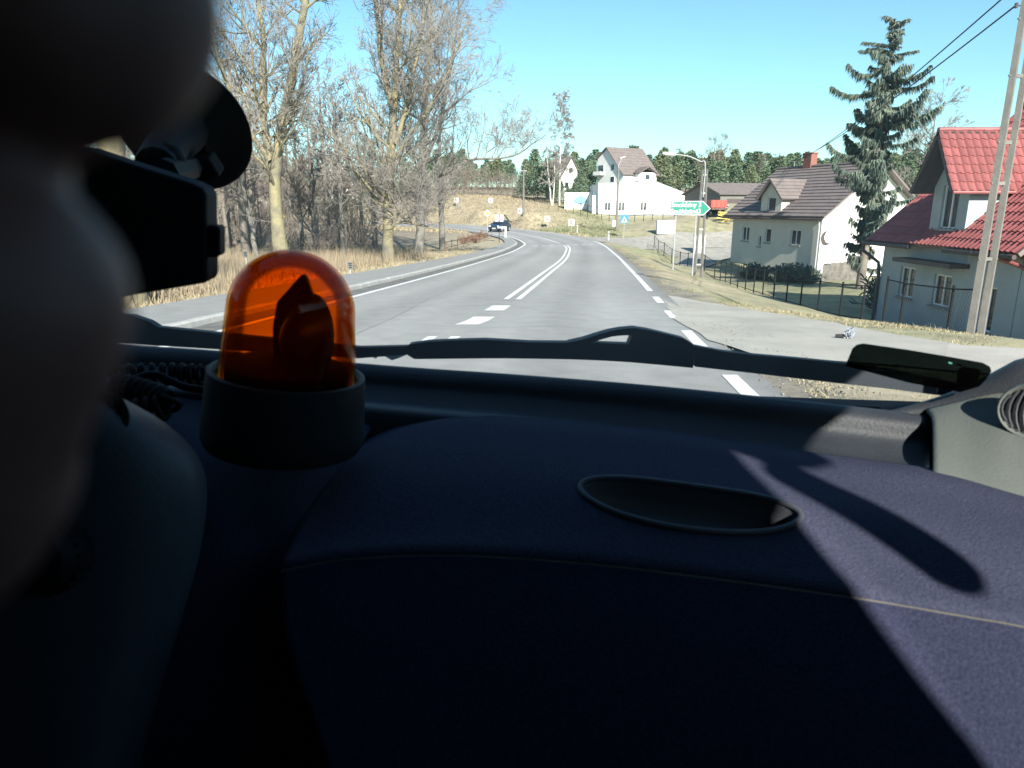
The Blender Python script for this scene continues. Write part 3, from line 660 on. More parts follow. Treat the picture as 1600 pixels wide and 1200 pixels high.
def pine(x, y, s, label, grp, me=None, nm='pine_tree'):
    o = bpy.data.objects.new(nm, me or pm[r2.randrange(4)]); COL.objects.link(o); o.location = (x, y, tz(x, y) - .2); o.rotation_euler = (0, 0, r2.uniform(0, 6.28)); o.scale = (s, s, s * r2.uniform(.85, 1.12))
    return setp(o, label, 'tree', grp)
FG, FL = 'pines of the forest on the far hill', 'dark green pine in the dense forest along the far hilltop'
k = 0; fp = []
while k < 250:
    t = r2.random(); x = -24 + 124 * t; y = r2.uniform(150, 178) + abs(x - 30) * .05
    if x < 22 and y < 168: continue
    if any((x-a)**2 + (y-b)**2 < 3.2 for a, b in fp): continue
    fp.append((x, y)); pine(x, y, r2.uniform(.50, .72) * (1.0 if x > 15 else .85), FL, FG); k += 1
for i in range(46):
    x = -74 + i * 1.4 + r2.uniform(-1, 1); y = r2.uniform(144, 180); pine(x, y, r2.uniform(.5, .72), FL, FG, pm[(0, 2)[i % 2]])
NG, NL = 'bushy conifers left of the far houses', 'bushy dark conifer in the clump between the field and the far white house'
for u, d, s in ((822, 128, .42), (834, 126, .50), (845, 127, .52), (856, 130, .55), (866, 128, .5), (880, 132, .58), (893, 134, .6), (906, 126, .56), (916, 128, .62), (924, 130, .6), (815, 130, .38), (840, 132, .55), (868, 121, .36), (876, 122, .3), (897, 121, .34), (907, 122, .40), (886, 123, .27)):
    q = P(u, 320, d); pine(q.x, q.y, s, NL, NG, pm[2], 'conifer_tree')
FB = 'bare trees standing among the far pines'
for u, d, s in ((1112, 150, 1.1), (1122, 152, 1.15), (1060, 156, .9), (1185, 150, .8), (1210, 152, .8), (1088, 150, .8)):
    q = P(u, 300, d); dup(protos[0], (q.x, q.y, tz(q.x, q.y)), r2.uniform(0, 6), label='grey leafless tree standing among the green pines of the far hill', group=FB, scale=s)

# the big spruce
def spruce(base, h, seed):
    rs = np.random.RandomState(seed); root = thing('spruce_tree', 'tall ragged dark spruce with drooping branches in front of the moon-decorated gable', 'tree', base)
    T = Arr(); T.limb(np.array([[0, 0, -.2], [.05, 0, h*.4], [.1, 0, h*.75], [.12, 0, h]]), [.24, .17, .09, .015], 8)
    tris = []; nb = 225
    gaps = [(rs.uniform(0, 6.28), rs.uniform(.1, .95)) for _ in range(44)]
    for i in range(nb):
        t = .10 + .89 * (i / nb) + rs.uniform(-.01, .01); z = h * t; ph = rs.uniform(0, 6.28)
        L = float(np.interp(t, [.1, .25, .4, .6, .74, .85, .94, 1], [1.4, 1.6, 2.25, 2.1, 2.0, 1.25, .85, .5])) * (rs.uniform(.3, .75) if rs.rand() < .55 else rs.uniform(.8, 1.38))
        if t < .36 and rs.rand() < .25: continue
        if any(abs((ph - g + 3.14) % 6.28 - 3.14) < .5 and abs(t - h_) < .045 for g, h_ in gaps): L *= .45
        d = np.array([math.cos(ph), math.sin(ph), 0]); k = 7
        s = np.linspace(0, 1, k); droop = -.62 * s + .72 * s**2.4 if t < .85 else .30 * s
        pts = np.array([0, 0, z]) + d * (s[:, None] * L) + np.array([0, 0, 1]) * (droop * L * rs.uniform(.6, 1.2))[:, None]
        T.limb(pts, np.linspace(.04, .008, k), 4)
        n = int(L * (150 if t > .36 else 130)); x = rs.uniform(.12, 1, n) * (k - 1); j = np.minimum(x.astype(int), k - 2); f = (x - j)[:, None]
        c = pts[j] * (1 - f) + pts[j+1] * f; side = np.cross(d, [0, 0, 1]); w = (rs.uniform(-1, 1, n) * (.14 + .26 * L * (1 - np.abs(2 * x / (k-1) - 1)) * .5))[:, None]
        c = c + side * w; hang = rs.uniform(.08, .42, n)[:, None] * (1 if t < .86 else .45)
        b = c + d * rs.uniform(.02, .2, n)[:, None] + side * rs.normal(0, .05, n)[:, None] + np.array([0, 0, -1]) * hang
        a = c + side * rs.uniform(.012, .05, n)[:, None] + d * .05 * rs.normal(0, 1, n)[:, None]; a2 = c - side * rs.uniform(.01, .035, n)[:, None] + np.array([0, 0, .03])
        tris.append(np.stack([a, b, a2], 1).reshape(-1, 3))
    v, f = T.get(); mesh_np('trunk', v, f, M['bark_dark'], root, True)
    V = np.concatenate(tris); mesh_np('crown', V, np.arange(len(V)).reshape(-1, 3), M['spruce'], root)
    return root
gS = gp(1345, 440, 37)
spruce(gS, P(1395, 28, gS.y / ray(1395, 28)[1]).z - gS.z, 5)
sb = gp(1402, 440, 29.5)
bush_mesh('garden_shrub', 'dark evergreen shrub beside the downpipe of the red roofed house', sb, 95, 1.7, 60, M['spruce'], None, 'shrub', .03)
# ------------------------------------------------------------------ buildings
UP = Vector((0, 0, 1))
class Fr:                                    # a vertical wall frame: o at its foot, ex along it, ein into the house
    def __init__(s, o, ex, ein): s.o = Vector(o); s.ex = Vector(ex).normalized(); s.ein = Vector(ein).normalized()
    def p(s, x, z, d=0): return s.o + s.ex * x + UP * z + s.ein * d
    def hit(s, u, v, d=0):
        r = Vector(ray(u, v)); c = Vector((0, 0, CZ)); q0 = s.o + s.ein * d; t = (q0 - c).dot(s.ein) / r.dot(s.ein); q = c + r * t - s.o
        return q.dot(s.ex), q.z
def wall_rect(mb, fr, x0, x1, z0, z1, holes=(), dep=.14, mi=0):
    xs = sorted({x0, x1, *[h[0] for h in holes], *[h[1] for h in holes]}); zs = sorted({z0, z1, *[h[2] for h in holes], *[h[3] for h in holes]})
    for a, b in zip(xs[:-1], xs[1:]):
        for c, d in zip(zs[:-1], zs[1:]):
            m = ((a+b)/2, (c+d)/2)
            if any(h[0] < m[0] < h[1] and h[2] < m[1] < h[3] for h in holes): continue
            mb.add([fr.p(a, c), fr.p(b, c), fr.p(b, d), fr.p(a, d)], [(0, 1, 2, 3)], mi)
    for a, b, c, d in holes:
        f, g = [fr.p(a, c), fr.p(b, c), fr.p(b, d), fr.p(a, d)], [fr.p(a, c, dep), fr.p(b, c, dep), fr.p(b, d, dep), fr.p(a, d, dep)]
        mb.add(f + g, [(i, (i+1) % 4, (i+1) % 4 + 4, i + 4) for i in range(4)], mi)
def fbox(mb, fr, x0, x1, z0, z1, d0, d1, mi=0):
    q = [fr.p(x, z, d) for x in (x0, x1) for d in (d0, d1) for z in (z0, z1)]
    return mb.add(q, [(0,1,3,2),(4,6,7,5),(0,4,5,1),(2,3,7,6),(0,2,6,4),(1,5,7,3)], mi)
def window(root, fr, x0, x1, z0, z1, dep=.14, cols=2, bar=.05, sill=True, m='frame_white', rows=1):
    mb = MB(); e = .002
    fbox(mb, fr, x0+e, x0+bar, z0+e, z1-e, dep-.07, dep); fbox(mb, fr, x1-bar, x1-e, z0+e, z1-e, dep-.07, dep)
    fbox(mb, fr, x0+bar, x1-bar, z0+e, z0+bar, dep-.07, dep); fbox(mb, fr, x0+bar, x1-bar, z1-bar, z1-e, dep-.07, dep)
    for k in range(1, cols): x = x0 + (x1-x0)*k/cols; fbox(mb, fr, x-bar*.6, x+bar*.6, z0+bar, z1-bar, dep-.065, dep)
    for k in range(1, rows): z = z0 + (z1-z0)*k/rows; fbox(mb, fr, x0+bar, x1-bar, z-bar*.35, z+bar*.35, dep-.06, dep)
    w = mb.build('window', M[m], root)
    pb = MB(); fbox(pb, fr, x0+bar*.5, x1-bar*.5, z0+bar*.5, z1-bar*.5, dep-.03, dep-.01); pb.build('pane', M['pane'], w)
    if sill: sb_ = MB(); fbox(sb_, fr, x0-.06, x1+.06, z0-.07, z0-.003, -.08, dep); sb_.build('sill', M['plinth'], w)
    return w
def slope_rows(mb, e0, e1, r0, r1, n, lip=.035, thick=.12):
    """a roof slope as n overlapping courses from the eave e0-e1 up to the ridge r0-r1"""
    e0, e1, r0, r1 = map(Vector, (e0, e1, r0, r1)); nn = (e1 - e0).cross(r0 - e0).normalized()
    if nn.z < 0: nn = -nn
    for k in range(n):
        a, b = k / n, (k + 1) / n
        p = [e0.lerp(r0, a), e1.lerp(r1, a), e1.lerp(r1, b), e0.lerp(r0, b)]
        mb.add([p[0] + nn*lip, p[1] + nn*lip, p[2] + nn*.003, p[3] + nn*.003, p[0], p[1]], [(0, 1, 2, 3), (4, 5, 1, 0)])
    mb.prism([e0 - nn*.001, e1 - nn*.001, r1 - nn*.001, r0 - nn*.001], -nn * thick)

# --- the grey house with the crescent moon on its gable
a1 = Vector((-.346, .938, 0)); b1 = Vector((.938, .346, 0))
A1 = Vector((19.35, 44.28, -4.5 + CZ)); F1 = Fr(A1, a1, b1); G1 = Fr(A1, b1, a1)
h1 = thing('grey_house', 'grey house with brown roof, a dormer and a crescent moon on its sunny white gable', 'house', A1)
LEN1, DEP1 = 8.7, 8.2; EZ = -.30 + CZ - A1.z; RZ = 2.72 + CZ - A1.z; TP = (RZ - EZ) / (DEP1 / 2)
def hole(fr, u0, u1, v0, v1):
    um = (u0+u1)/2; x0, x1 = fr.hit(u0, (v0+v1)/2)[0], fr.hit(u1, (v0+v1)/2)[0]; z0, z1 = fr.hit(um, v1)[1], fr.hit(um, v0)[1]
    return (min(x0, x1), max(x0, x1), z0, z1)
w1 = [hole(F1, 1159.5, 1170.5, 354, 376), hole(F1, 1195.5, 1204.5, 357, 379), hole(F1, 1184.5, 1189, 368, 385), hole(F1, 1235, 1251, 359, 383)]
mb = MB(); wall_rect(mb, F1, 0, LEN1, .5, EZ + .02, w1); wall_rect(mb, Fr(F1.p(0, 0, DEP1), a1, -b1), 0, LEN1, 0, EZ)
wl1 = mb.build('wall', M['beige_wall'], h1)
for fr in (G1, Fr(F1.p(LEN1, 0, 0), b1, -a1)):
    mb = MB()
    wall_rect(mb, fr, 0, DEP1, 0, EZ); mb.add([fr.p(0, EZ), fr.p(DEP1, EZ), fr.p(DEP1/2, RZ - .08)], [(0, 1, 2)]); mb.build('gable_wall', M['white_wall'], h1)
mb = MB(); fbox(mb, F1, -.03, LEN1 + .03, -.6, .5, -.03, .2); mb.build('plinth', M['plinth'], h1)
for i, h in enumerate(w1): window(h1, F1, *h, cols=1 if i in (1, 2) else 2)
OV, OG = .45, .55
mb = MB(); nrow = 16
def rp1(x, d): 
    k = d if d <= DEP1/2 else DEP1 - d
    return F1.p(x, EZ + TP * k + .10, d)
slope_rows(mb, rp1(-OG, -OV), rp1(LEN1 + OG, -OV), rp1(-OG, DEP1/2), rp1(LEN1 + OG, DEP1/2), nrow, .05)
slope_rows(mb, rp1(-OG, DEP1 + OV), rp1(LEN1 + OG, DEP1 + OV), rp1(-OG, DEP1/2), rp1(LEN1 + OG, DEP1/2), nrow, .05)
mb.tube([rp1(-OG, DEP1/2) + UP*.04, rp1(LEN1+OG, DEP1/2) + UP*.04], .11, 6)
rf1 = mb.build('roof', M['roof_grey'], h1)
cx1 = F1.hit(1263, 262, DEP1/2)[0]
mb = MB(); c = F1.p(cx1, RZ + .35, DEP1/2 + .1); mb.box(c, (.75, .55, 1.3), math.atan2(a1.y, a1.x)); mb.box(c + UP*.68, (.85, .65, .08), math.atan2(a1.y, a1.x)); mb.build('chimney', M['brick_red'], rf1)
# dormer
ax, az = F1.hit(1206, 279, -.15); lx, _ = F1.hit(1176, 316, -.15); rx, rz_ = F1.hit(1223, 306, -.15); hw = max(abs(ax - rx), 1.05); ez_d = az - hw * 1.02
dm = MB(); wd = hole(F1, 1200.5, 1208.5, 312, 329)
wd = (ax - .45, ax + .35, EZ + .12, EZ + 1.1)
fD = Fr(F1.p(0, 0, -.02), a1, b1)
wall_rect(dm, fD, ax - hw + .2, ax + hw - .2, EZ - .1, ez_d + .05, [wd] if wd[3] < ez_d else [(wd[0], wd[1], wd[2], ez_d)])
wd = wd if wd[3] < ez_d else (wd[0], wd[1], wd[2], ez_d)
dm.add([fD.p(ax - hw + .2, ez_d + .05), fD.p(ax + hw - .2, ez_d + .05), fD.p(ax, az - .1)], [(0, 1, 2)])
for s in (-1, 1): dm.add([fD.p(ax + s*(hw-.2), EZ - .1), fD.p(ax + s*(hw-.2), ez_d + .05), fD.p(ax + s*(hw-.2), ez_d + .05, 3.2), fD.p(ax + s*(hw-.2), EZ - .1, 3.2)], [(0, 1, 2, 3)])
dmo = dm.build('dormer', M['beige_wall'], h1)
dr_ = MB(); rd = (az - EZ) / TP + .1
for s in (-1, 1): slope_rows(dr_, fD.p(ax + s*(hw+.12), ez_d - .12, -.3), fD.p(ax + s*(hw+.12), ez_d - .12, rd), fD.p(ax, az, -.3), fD.p(ax, az, rd), 6, .04, .1)
dr_.build('dormer_roof', M['roof_brown'], dmo)
window(h1, fD, *wd, cols=1, sill=True)
# gutter, downpipe, crescent
mb = MB(); mb.tube([rp1(-OG, -OV - .07) - UP*.1, rp1(LEN1 + OG, -OV - .07) - UP*.1], .065, 8); mb.build('gutter', M['wood_dark'], h1)
mb = MB(); mb.tube([rp1(-.1, -OV) - UP*.15, F1.p(.15, EZ - .55, -.1), F1.p(.1, EZ - .8, -.1), F1.p(.1, 0, -.1)], .055, 8); mb.build('downpipe', M['metal_grey'], h1)
mx, mz = G1.hit(1291, 372); mo = []; n = 16
for i in range(n + 1): t = -2.3 + 4.6 * i / n; mo.append((math.cos(t) * .42, math.sin(t) * .42))
mi_ = [(x * .80 + .17 if False else (.16 + math.cos(t) * .36), math.sin(t) * .34) for t in [2.1 - 4.2 * i / n for i in range(n + 1)] for x in (0,)]
# crescent: outer arc on the left, inner arc cut from the right
outer = [(math.cos(t) * .44, math.sin(t) * .44) for t in [math.radians(60 + 240 * i / n) for i in range(n + 1)]]
inner = [(.22 + math.cos(t) * .39, math.sin(t) * .39) for t in [math.radians(282 - 204 * i / n) for i in range(n + 1)]]
mb = MB(); q = outer + inner[1:-1]; th = math.radians(20)
q = [(x * math.cos(th) - y * math.sin(th), x * math.sin(th) + y * math.cos(th)) for x, y in q]
k = len(outer); m_in = [( .22 + math.cos(math.radians(282 - 204 * i / n)) * .39, math.sin(math.radians(282 - 204 * i / n)) * .39) for i in range(n + 1)]
m_in = [(x * math.cos(th) - y * math.sin(th), x * math.sin(th) + y * math.cos(th)) for x, y in m_in]; oo = q[:k]
for f_ in range(n):
    b = [oo[f_], oo[f_+1], m_in[n - f_ - 1] if False else m_in[n - f_ - 1], m_in[n - f_]]
    b = [oo[f_], oo[f_+1], m_in[n-1-f_], m_in[n-f_]]
    b = [oo[f_], oo[f_+1], m_in[f_+1][0:2] if False else m_in[n-1-f_], m_in[n-f_]]
mb = MB()
inn = m_in[::-1]                             # from the top tip to the bottom tip like the outer arc
inn = inn if (Vector(inn[0]) - Vector(oo[0])).length < (Vector(inn[-1]) - Vector(oo[0])).length else inn[::-1]
for f_ in range(n):
    mb.prism([G1.p(mx + x, mz + z, -.04) for x, z in (oo[f_], oo[f_+1], inn[f_+1], inn[f_])], a1 * .035)
mb.build('crescent_moon', M['wood_dark'], h1)
mb = MB(); q = P(1240, 268, 51.5); mb.tube([q - UP*.6, q + UP*.75], .03, 6); mb.tube([q + UP*.7 - a1*.25, q + UP*.7 + a1*.25], .02, 6); mb.build('roof_mast', M['metal_grey'], rf1); MAST = q + UP*.7

# --- the house with the red tiled roof
X0 = 13.5; Y0, Y1 = 18.5, 25.5; gz = -4.15 + CZ
R0 = Vector((X0, Y0, gz)); FR = Fr(R0, (0, 1, 0), (1, 0, 0)); FG_ = Fr(R0, (1, 0, 0), (0, 1, 0))
hr = thing('red_roofed_house', 'pale grey house with red tiled roof and steep dormer beside the tall twin pole', 'house', R0)
DEPR = 9.0; EZR = -1.12 + CZ - gz; TPR = .92; RZR = EZR + TPR * (DEPR/2 + .5)
w2 = [hole(FR, 1405, 1428, 417, 465), hole(FR, 1457, 1485, 429, 479), hole(FR, 1527, 1553, 447, 519)]
YE = 13.2
mb = MB(); wall_rect(mb, FR, 0, Y1 - Y0, -.3, EZR + .3, w2[:3]); wall_rect(mb, Fr(FR.p(0, 0, DEPR), (0, 1, 0), (-1, 0, 0)), 0, Y1 - Y0, -.3, EZR + .3)
for fr in (FG_, Fr(FR.p(Y1 - Y0, 0, 0), (1, 0, 0), (0, -1, 0))):
    wall_rect(mb, fr, 0, DEPR, -.3, EZR + .3); mb.add([fr.p(0, EZR + .3), fr.p(DEPR, EZR + .3), fr.p(DEPR/2, RZR - .15)], [(0, 1, 2)])
mb.build('wall', M['grey_wall'], hr)
ext = Vector((X0 + .02, YE, gz)); FX = Fr(ext, (0, 1, 0), (1, 0, 0))
mb = MB(); fbox(mb, FX, 0, Y0 - YE - .01, -.3, EZR - .18, 0, 6); mb.build('side_extension', M['grey_wall'], hr)
mb = MB(); fbox(mb, FX, -.25, Y0 - YE - .2, EZR - .18, EZR - .06, -.25, 6.2); mb.build('extension_roof', M['roof_brown'], hr)
for h in w2: window(hr, FR, *h, cols=2, rows=1)
wx = (Y0 - YE) * .45; 
def rpR(x, d): return FR.p(x, EZR + TPR * min(d + .5, DEPR + .5 - d) , d)
xn, xf = -.45, Y1 - Y0 + .5                  # roof from near rake to far rake
mb = MB()
nnR = Vector((-TPR, 0, 1)).normalized()
for d0 in (-.5, DEPR + .5):
    q = [rpR(xn, d0), rpR(xf, d0), rpR(xf, DEPR/2), rpR(xn, DEPR/2)]; nn = Vector((-TPR if d0 < 0 else TPR, 0, 1)).normalized()
    mb.prism([p - nn * .02 for p in q], -nn * .12)
roofR = mb.build('roof', M['roof_brown'], hr)
def tile_mesh(w, l, name='roof_tile'):       # a pan tile: x across, y up the slope, z out of it
    prof = [(-.5, .0), (-.36, .035), (-.2, .048), (-.04, .03), (.1, .004), (.3, -.004), (.5, .0)]
    mb = MB(); vs = []
    for y, z0 in ((-.03, .030), (l, .0)):
        for x, z in prof: vs.append((x * w * 1.03, y, z + z0))
    for x, z in prof: vs.append((x * w * 1.03, -.03, z + .008))
    n = len(prof); mb.add(vs, [(i, i+1, n+i+1, n+i) for i in range(n-1)] + [(2*n+i, 2*n+i+1, i+1, i) for i in range(n-1)])
    return mb.mesh(name, M['tile_red'], smooth=40, fixn=False)
def lay(root_part, tm, spots, ex, ey, name, limit):
    ez = ex.cross(ey).normalized()
    if ez.z < 0: ez = -ez
    Rm = Matrix((ex, ey, ez)).transposed().to_4x4(); b = root_of(root_part).location
    def score(p):
        v = p - Vector((0, 0, CZ)); dep = v.y * cp - v.z * sp; return dep if (CX + FPX * v.x / dep) < 1615 else 999
    spots = sorted(spots, key=score)
    for p in spots[:limit]:
        o = bpy.data.objects.new(name, tm); COL.objects.link(o); o.parent = root_part
        j = Matrix.Rotation(rng.uniform(-.008, .008), 4, 'Z') @ Matrix.Rotation(rng.uniform(-.012, .012), 4, 'X')
        o.matrix_local = Matrix.Translation(p - b) @ Rm @ j
    if spots[limit:]:
        mb = MB(); fs = [tuple(p.vertices) for p in tm.polygons]; vv = [v.co.copy() for v in tm.vertices]
        for p in spots[limit:]: mb.add([Rm.to_3x3() @ v + p for v in vv], fs)
        o = mb.build(name + 's', M['tile_red'], root_part, smooth=40, fixn=False); setp(o, kind='stuff')
up_s = Vector((1, 0, TPR)).normalized(); SL = (DEPR/2 + .5) * math.sqrt(1 + TPR**2)
TWd, TLn = .215, .37; spots = []
dyc = P(1463, 203, 20.75).y - Y0; dhw = 1.12
def in_dormer(x, d): return abs(x - dyc) < dhw - .1 and -.2 < d < 3.0
for r in range(int(SL / TLn) + 1):
    for c in range(int((xf - xn) / TWd)):
        x = xn + (c + .5) * TWd; s = r * TLn
        if s > SL - .1: continue
        p = rpR(x, -.5) + up_s * s; d = p.x - X0
        zd = (EZR + TPR * (d + .5))
        if abs(x - dyc) < dhw - .12 and d > -.2 and zd < EZR + TPR*.5 + (3.1 - .9 * abs(x - dyc) * 1.7): continue
        spots.append(p)
lay(roofR, tile_mesh(TWd, TLn), spots, Vector((0, -1, 0)), up_s, 'roof_tile', 200)
mb = MB()
for k in range(9): x = xn + (xf - xn) * (k + .5) / 9; mb.tube([rpR(x - (xf-xn)/18, DEPR/2) + UP*.02, rpR(x + (xf-xn)/18 + .03, DEPR/2) + UP*.035], [.13, .115], 8)
mb.build('ridge_cap', M['tile_red'], roofR, smooth=40)
# steep dormer
xw = X0 + .0; tip = 12.8
Zr = P(1463, 203, 20.6).z; Ze = P(1490, 297, 19.9).z; sl = (Zr - Ze) / dhw
yc = Y0 + dyc; zroof = lambda x: gz + EZR + TPR * (x - X0 + .5)
xr_end = X0 - .5 + (Zr - gz - EZR) / TPR + .15
dw = dhw - .22
FDm = Fr((X0 - .02, yc, gz), (0, 1, 0), (1, 0, 0)); zb = EZR - .25; zt = Ze - gz + sl * .2
hd = (-.42, .42, zb + .75, min(zt - .08, zb + 2.05))
mb = MB(); wall_rect(mb, FDm, -dw, dw, zb, zt, [hd]); mb.add([FDm.p(-dw, zt), FDm.p(dw, zt), FDm.p(0, Zr - gz - .12)], [(0, 1, 2)])
for s in (-1, 1): mb.add([FDm.p(s*dw, zb), FDm.p(s*dw, zt), FDm.p(s*dw, zt, 3.0), FDm.p(s*dw, zb, 3.0)], [(0, 1, 2, 3)])
dmR = mb.build('dormer', M['grey_wall'], hr)
window(hr, FDm, *hd, cols=2)
mb = MB()
for s in (-1, 1):
    q = [Vector((tip, yc + s*dhw, Ze)), Vector((xr_end, yc + s*dhw, Ze)), Vector((xr_end, yc, Zr)), Vector((tip, yc, Zr))]
    nn = Vector((0, s * sl, 1)).normalized(); mb.prism([p - nn * .015 for p in q], -nn * .10)
drR = mb.build('dormer_roof', M['wood_dark'], dmR)
ups = Vector((0, dhw, Zr - Ze)).normalized(); SLd = math.hypot(dhw, Zr - Ze); nr = 7; tl = SLd / nr; tw = .235
for s, lim in ((-1, 130), (1, 0)):
    spots = []; ud = Vector((0, -s * dhw, Zr - Ze)).normalized()
    for r in range(nr):
        for c in range(int((xr_end - tip) / tw)):
            p = Vector((tip + (c + .5) * tw, yc + s*dhw, Ze)) + ud * (r * tl)
            if zroof(p.x - .2) > p.z + .25: continue
            spots.append(p)
    lay(drR, tile_mesh(tw, tl), spots, Vector((1, 0, 0)) * (1 if s < 0 else -1), ud, 'roof_tile', lim)
mb = MB()
for k in range(9): x = tip + (xr_end - tip) * k / 9; mb.tube([(x, yc, Zr + .01), (x + (xr_end-tip)/9 + .03, yc, Zr + .025)], [.085, .075], 8)
mb.build('ridge_cap', M['tile_red'], drR, smooth=40)
mb = MB(); mb.tube([(tip, yc - dhw - .05, Ze - .06), (X0 + 1.6, yc - dhw - .05, Ze - .06)], .05, 8); mb.build('gutter', M['tile_red'], dmR)
# eave gutters, pipes, canopy over the windows
mb = MB(); mb.tube([rpR(xn, -.57) - UP*.05, rpR(dyc - dw, -.57) - UP*.05], .065, 8); mb.build('gutter', M['wood_dark'], hr)
mb = MB(); mb.tube([rpR(dyc + dw, -.57) - UP*.05, rpR(xf, -.57) - UP*.05], .065, 8); mb.build('gutter', M['wood_dark'], hr)
mb = MB(); mb.tube([rpR(xf - .1, -.57) - UP*.1, rpR(xf - .1, -.55) - UP*.35, FR.p(Y1 - Y0 + .05, EZR - .8, -.12), FR.p(Y1 - Y0 + .02, EZR - 1.2, -.08), FR.p(Y1 - Y0 + .02, -.2, -.08)], .06, 8); mb.build('downpipe', M['wood_dark'], hr)
mb = MB(); mb.tube([rpR(.2, -.57) - UP*.1, FR.p(-.35, EZR - .35, -.3), FR.p(-1.6, EZR - .85, -.12), FR.p(-1.75, EZR - 1.0, -.09), FR.p(-1.75, -.2, -.09)], .055, 8); mb.build('downpipe', M['tile_red'], hr)
x0_, z0_ = FR.hit(1408, 404, -.3); x1_, z1_ = FR.hit(1500, 412, -.3)
mb = MB(); fbox(mb, FR, min(x0_, x1_), max(x0_, x1_), z0_ - .08, z0_ + .05, -.6, 0); mb.build('window_canopy', M['wood_dark'], hr)

# --- far buildings
def far_house(name, label, N, er, eg, zg, near_eave, apex_z, far_eave, Ln, w_near, w_far, wallm, roofm, rows=8, over=.4):
    er, eg = Vector(er).normalized(), Vector(eg).normalized(); N = Vector(N); root = thing(name, label, 'house' if 'house' in name else 'shed', (N.x, N.y, zg))
    b = Vector((N.x, N.y, 0)); pt = lambda r, g, z: b + er * r + eg * g + UP * z
    W = w_near + w_far; mb = MB()
    prof = [(0, zg - .5), (W, zg - .5), (W, far_eave), (w_near, apex_z), (0, near_eave)]
    mb.prism([pt(0, g, z) for g, z in prof], er * Ln); mb.build('wall', wallm, root)
    mb = MB(); k = (apex_z - near_eave) / w_near; k2 = (apex_z - far_eave) / w_far
    slope_rows(mb, pt(-over, -over, near_eave - over*k + .12), pt(Ln+over, -over, near_eave - over*k + .12), pt(-over, w_near, apex_z + .12), pt(Ln+over, w_near, apex_z + .12), rows, .04)
    slope_rows(mb, pt(-over, W+over, far_eave - over*k2 + .12), pt(Ln+over, W+over, far_eave - over*k2 + .12), pt(-over, w_near, apex_z + .12), pt(Ln+over, w_near, apex_z + .12), rows, .04)
    mb.build('roof', roofm, root)
    return root, pt, Fr((N.x, N.y, 0), eg, er), Fr((N.x, N.y, 0), er, eg)
def proud_window(root, fr, x0, x1, z0, z1, cols=1):
    mb = MB(); fbox(mb, fr, x0, x1, z0, z1, -.04, .02); w = mb.build('window', M['frame_white'], root)
    for k in range(cols):
        a = x0 + .03 + (x1 - x0 - .03) * k / cols; b = x0 + (x1 - x0 - .03) * (k + 1) / cols
        pb = MB(); fbox(pb, fr, a, b, z0 + .03, z1 - .03, -.055, -.045); pb.build('pane', M['pane'], w)
N = P(972, 325, 118)
wh, pt, fg, fe = far_house('white_house', 'tall white house with mauve brown roof rising behind the long white building', (N.x, N.y, 0), (.866, .5, 0), (-.5, .866, 0), -1.0 + CZ, 5.7 + CZ, 10.1 + CZ, 8.4 + CZ, 7.3, 4.5, 2.8, M['white_wall'], M['roof_brown'], 10)
for u0, u1, v0, v1 in ((935, 943.5, 258, 268), (955, 960, 256.5, 266), (954.5, 960, 276, 284)):
    h = hole(fg, u0, u1, v0, v1); proud_window(wh, fg, *h, cols=2)
h = hole(fg, 933, 945, 268, 274); mb = MB(); fbox(mb, fg, h[0], h[1], h[2], h[2] + .15, -.9, 0); fbox(mb, fg, h[0], h[1], h[2] + .15, h[3], -.9, -.82); mb.build('balcony', M['white_wall'], wh)
h = hole(fe, 990, 1016, 270, 284); mb = MB(); fbox(mb, fe, h[0], h[1], h[2], h[3], -1.4, 0); pc = mb.build('porch', M['white_wall'], wh)
mb = MB(); xm = (h[0]+h[1])/2
for s in (0, 1): slope_rows(mb, fe.p((h[0]-.3, h[1]+.3)[s], h[3]-.1, -1.8), fe.p((h[0]-.3, h[1]+.3)[s], h[3]-.1, .5), fe.p(xm, h[3] + 1.0, -1.8), fe.p(xm, h[3] + 1.0, .5), 4, .03)
mb.build('porch_roof', M['roof_brown'], pc); proud_window(wh, Fr(fe.p(0, 0, -1.4), fe.ex, fe.ein), xm - .5, xm + .5, h[2] + .3, h[3] - .35)
# the long white building
yb = 108.0; FB_ = Fr((P(935, 336, 105).x, yb, -1.35 + CZ), (1, 0, 0), (0, 1, 0))
wb = thing('white_building', 'long white rendered building with paired narrow windows and a falling roof edge', 'building', FB_.o)
mb = MB(); q = [FB_.hit(u, v) for u, v in ((935, 340), (1085, 340), (1085, 306), (1027, 283.5), (935, 285.5))]
q = [(x, z - FB_.o.z) for x, z in q]; q[0] = (q[0][0], -.6); q[1] = (q[1][0], -.6)
mb.prism([FB_.p(x, z) for x, z in q], Vector((0, 11, 0))); mb.build('wall', M['white_wall'], wb)
mb = MB()
for (x0_, z0_), (x1_, z1_) in zip(q[2:], q[3:]): mb.prism([FB_.p(x0_, z0_ + .003, -.12), FB_.p(x1_, z1_ + .003, -.12), FB_.p(x1_, z1_ + .09, -.12), FB_.p(x0_, z0_ + .09, -.12)], Vector((0, 11.2, 0)))
mb.build('roof_edge', M['sign_white'], wb)
mb = MB(); x0_, _ = FB_.hit(927, 310); _, z1_ = FB_.hit(930, 303); fbox(mb, FB_, x0_, q[0][0] - .01, -.6, z1_ - FB_.o.z, 1, 6); mb.build('annex', M['white_wall'], wb)
mb = MB(); fbox(mb, FB_, q[0][0] - .02, q[1][0] + .02, -.5, .45, -.04, .3); mb.build('plinth', M['paving'], wb)
for u in (945.2, 949.8, 967, 971.8, 1001.2, 1006.2):
    h = hole(FB_, u, u + 3.6, 314, 327); h = (h[0], h[1], h[2] - FB_.o.z, h[3] - FB_.o.z); proud_window(wb, FB_, *h)
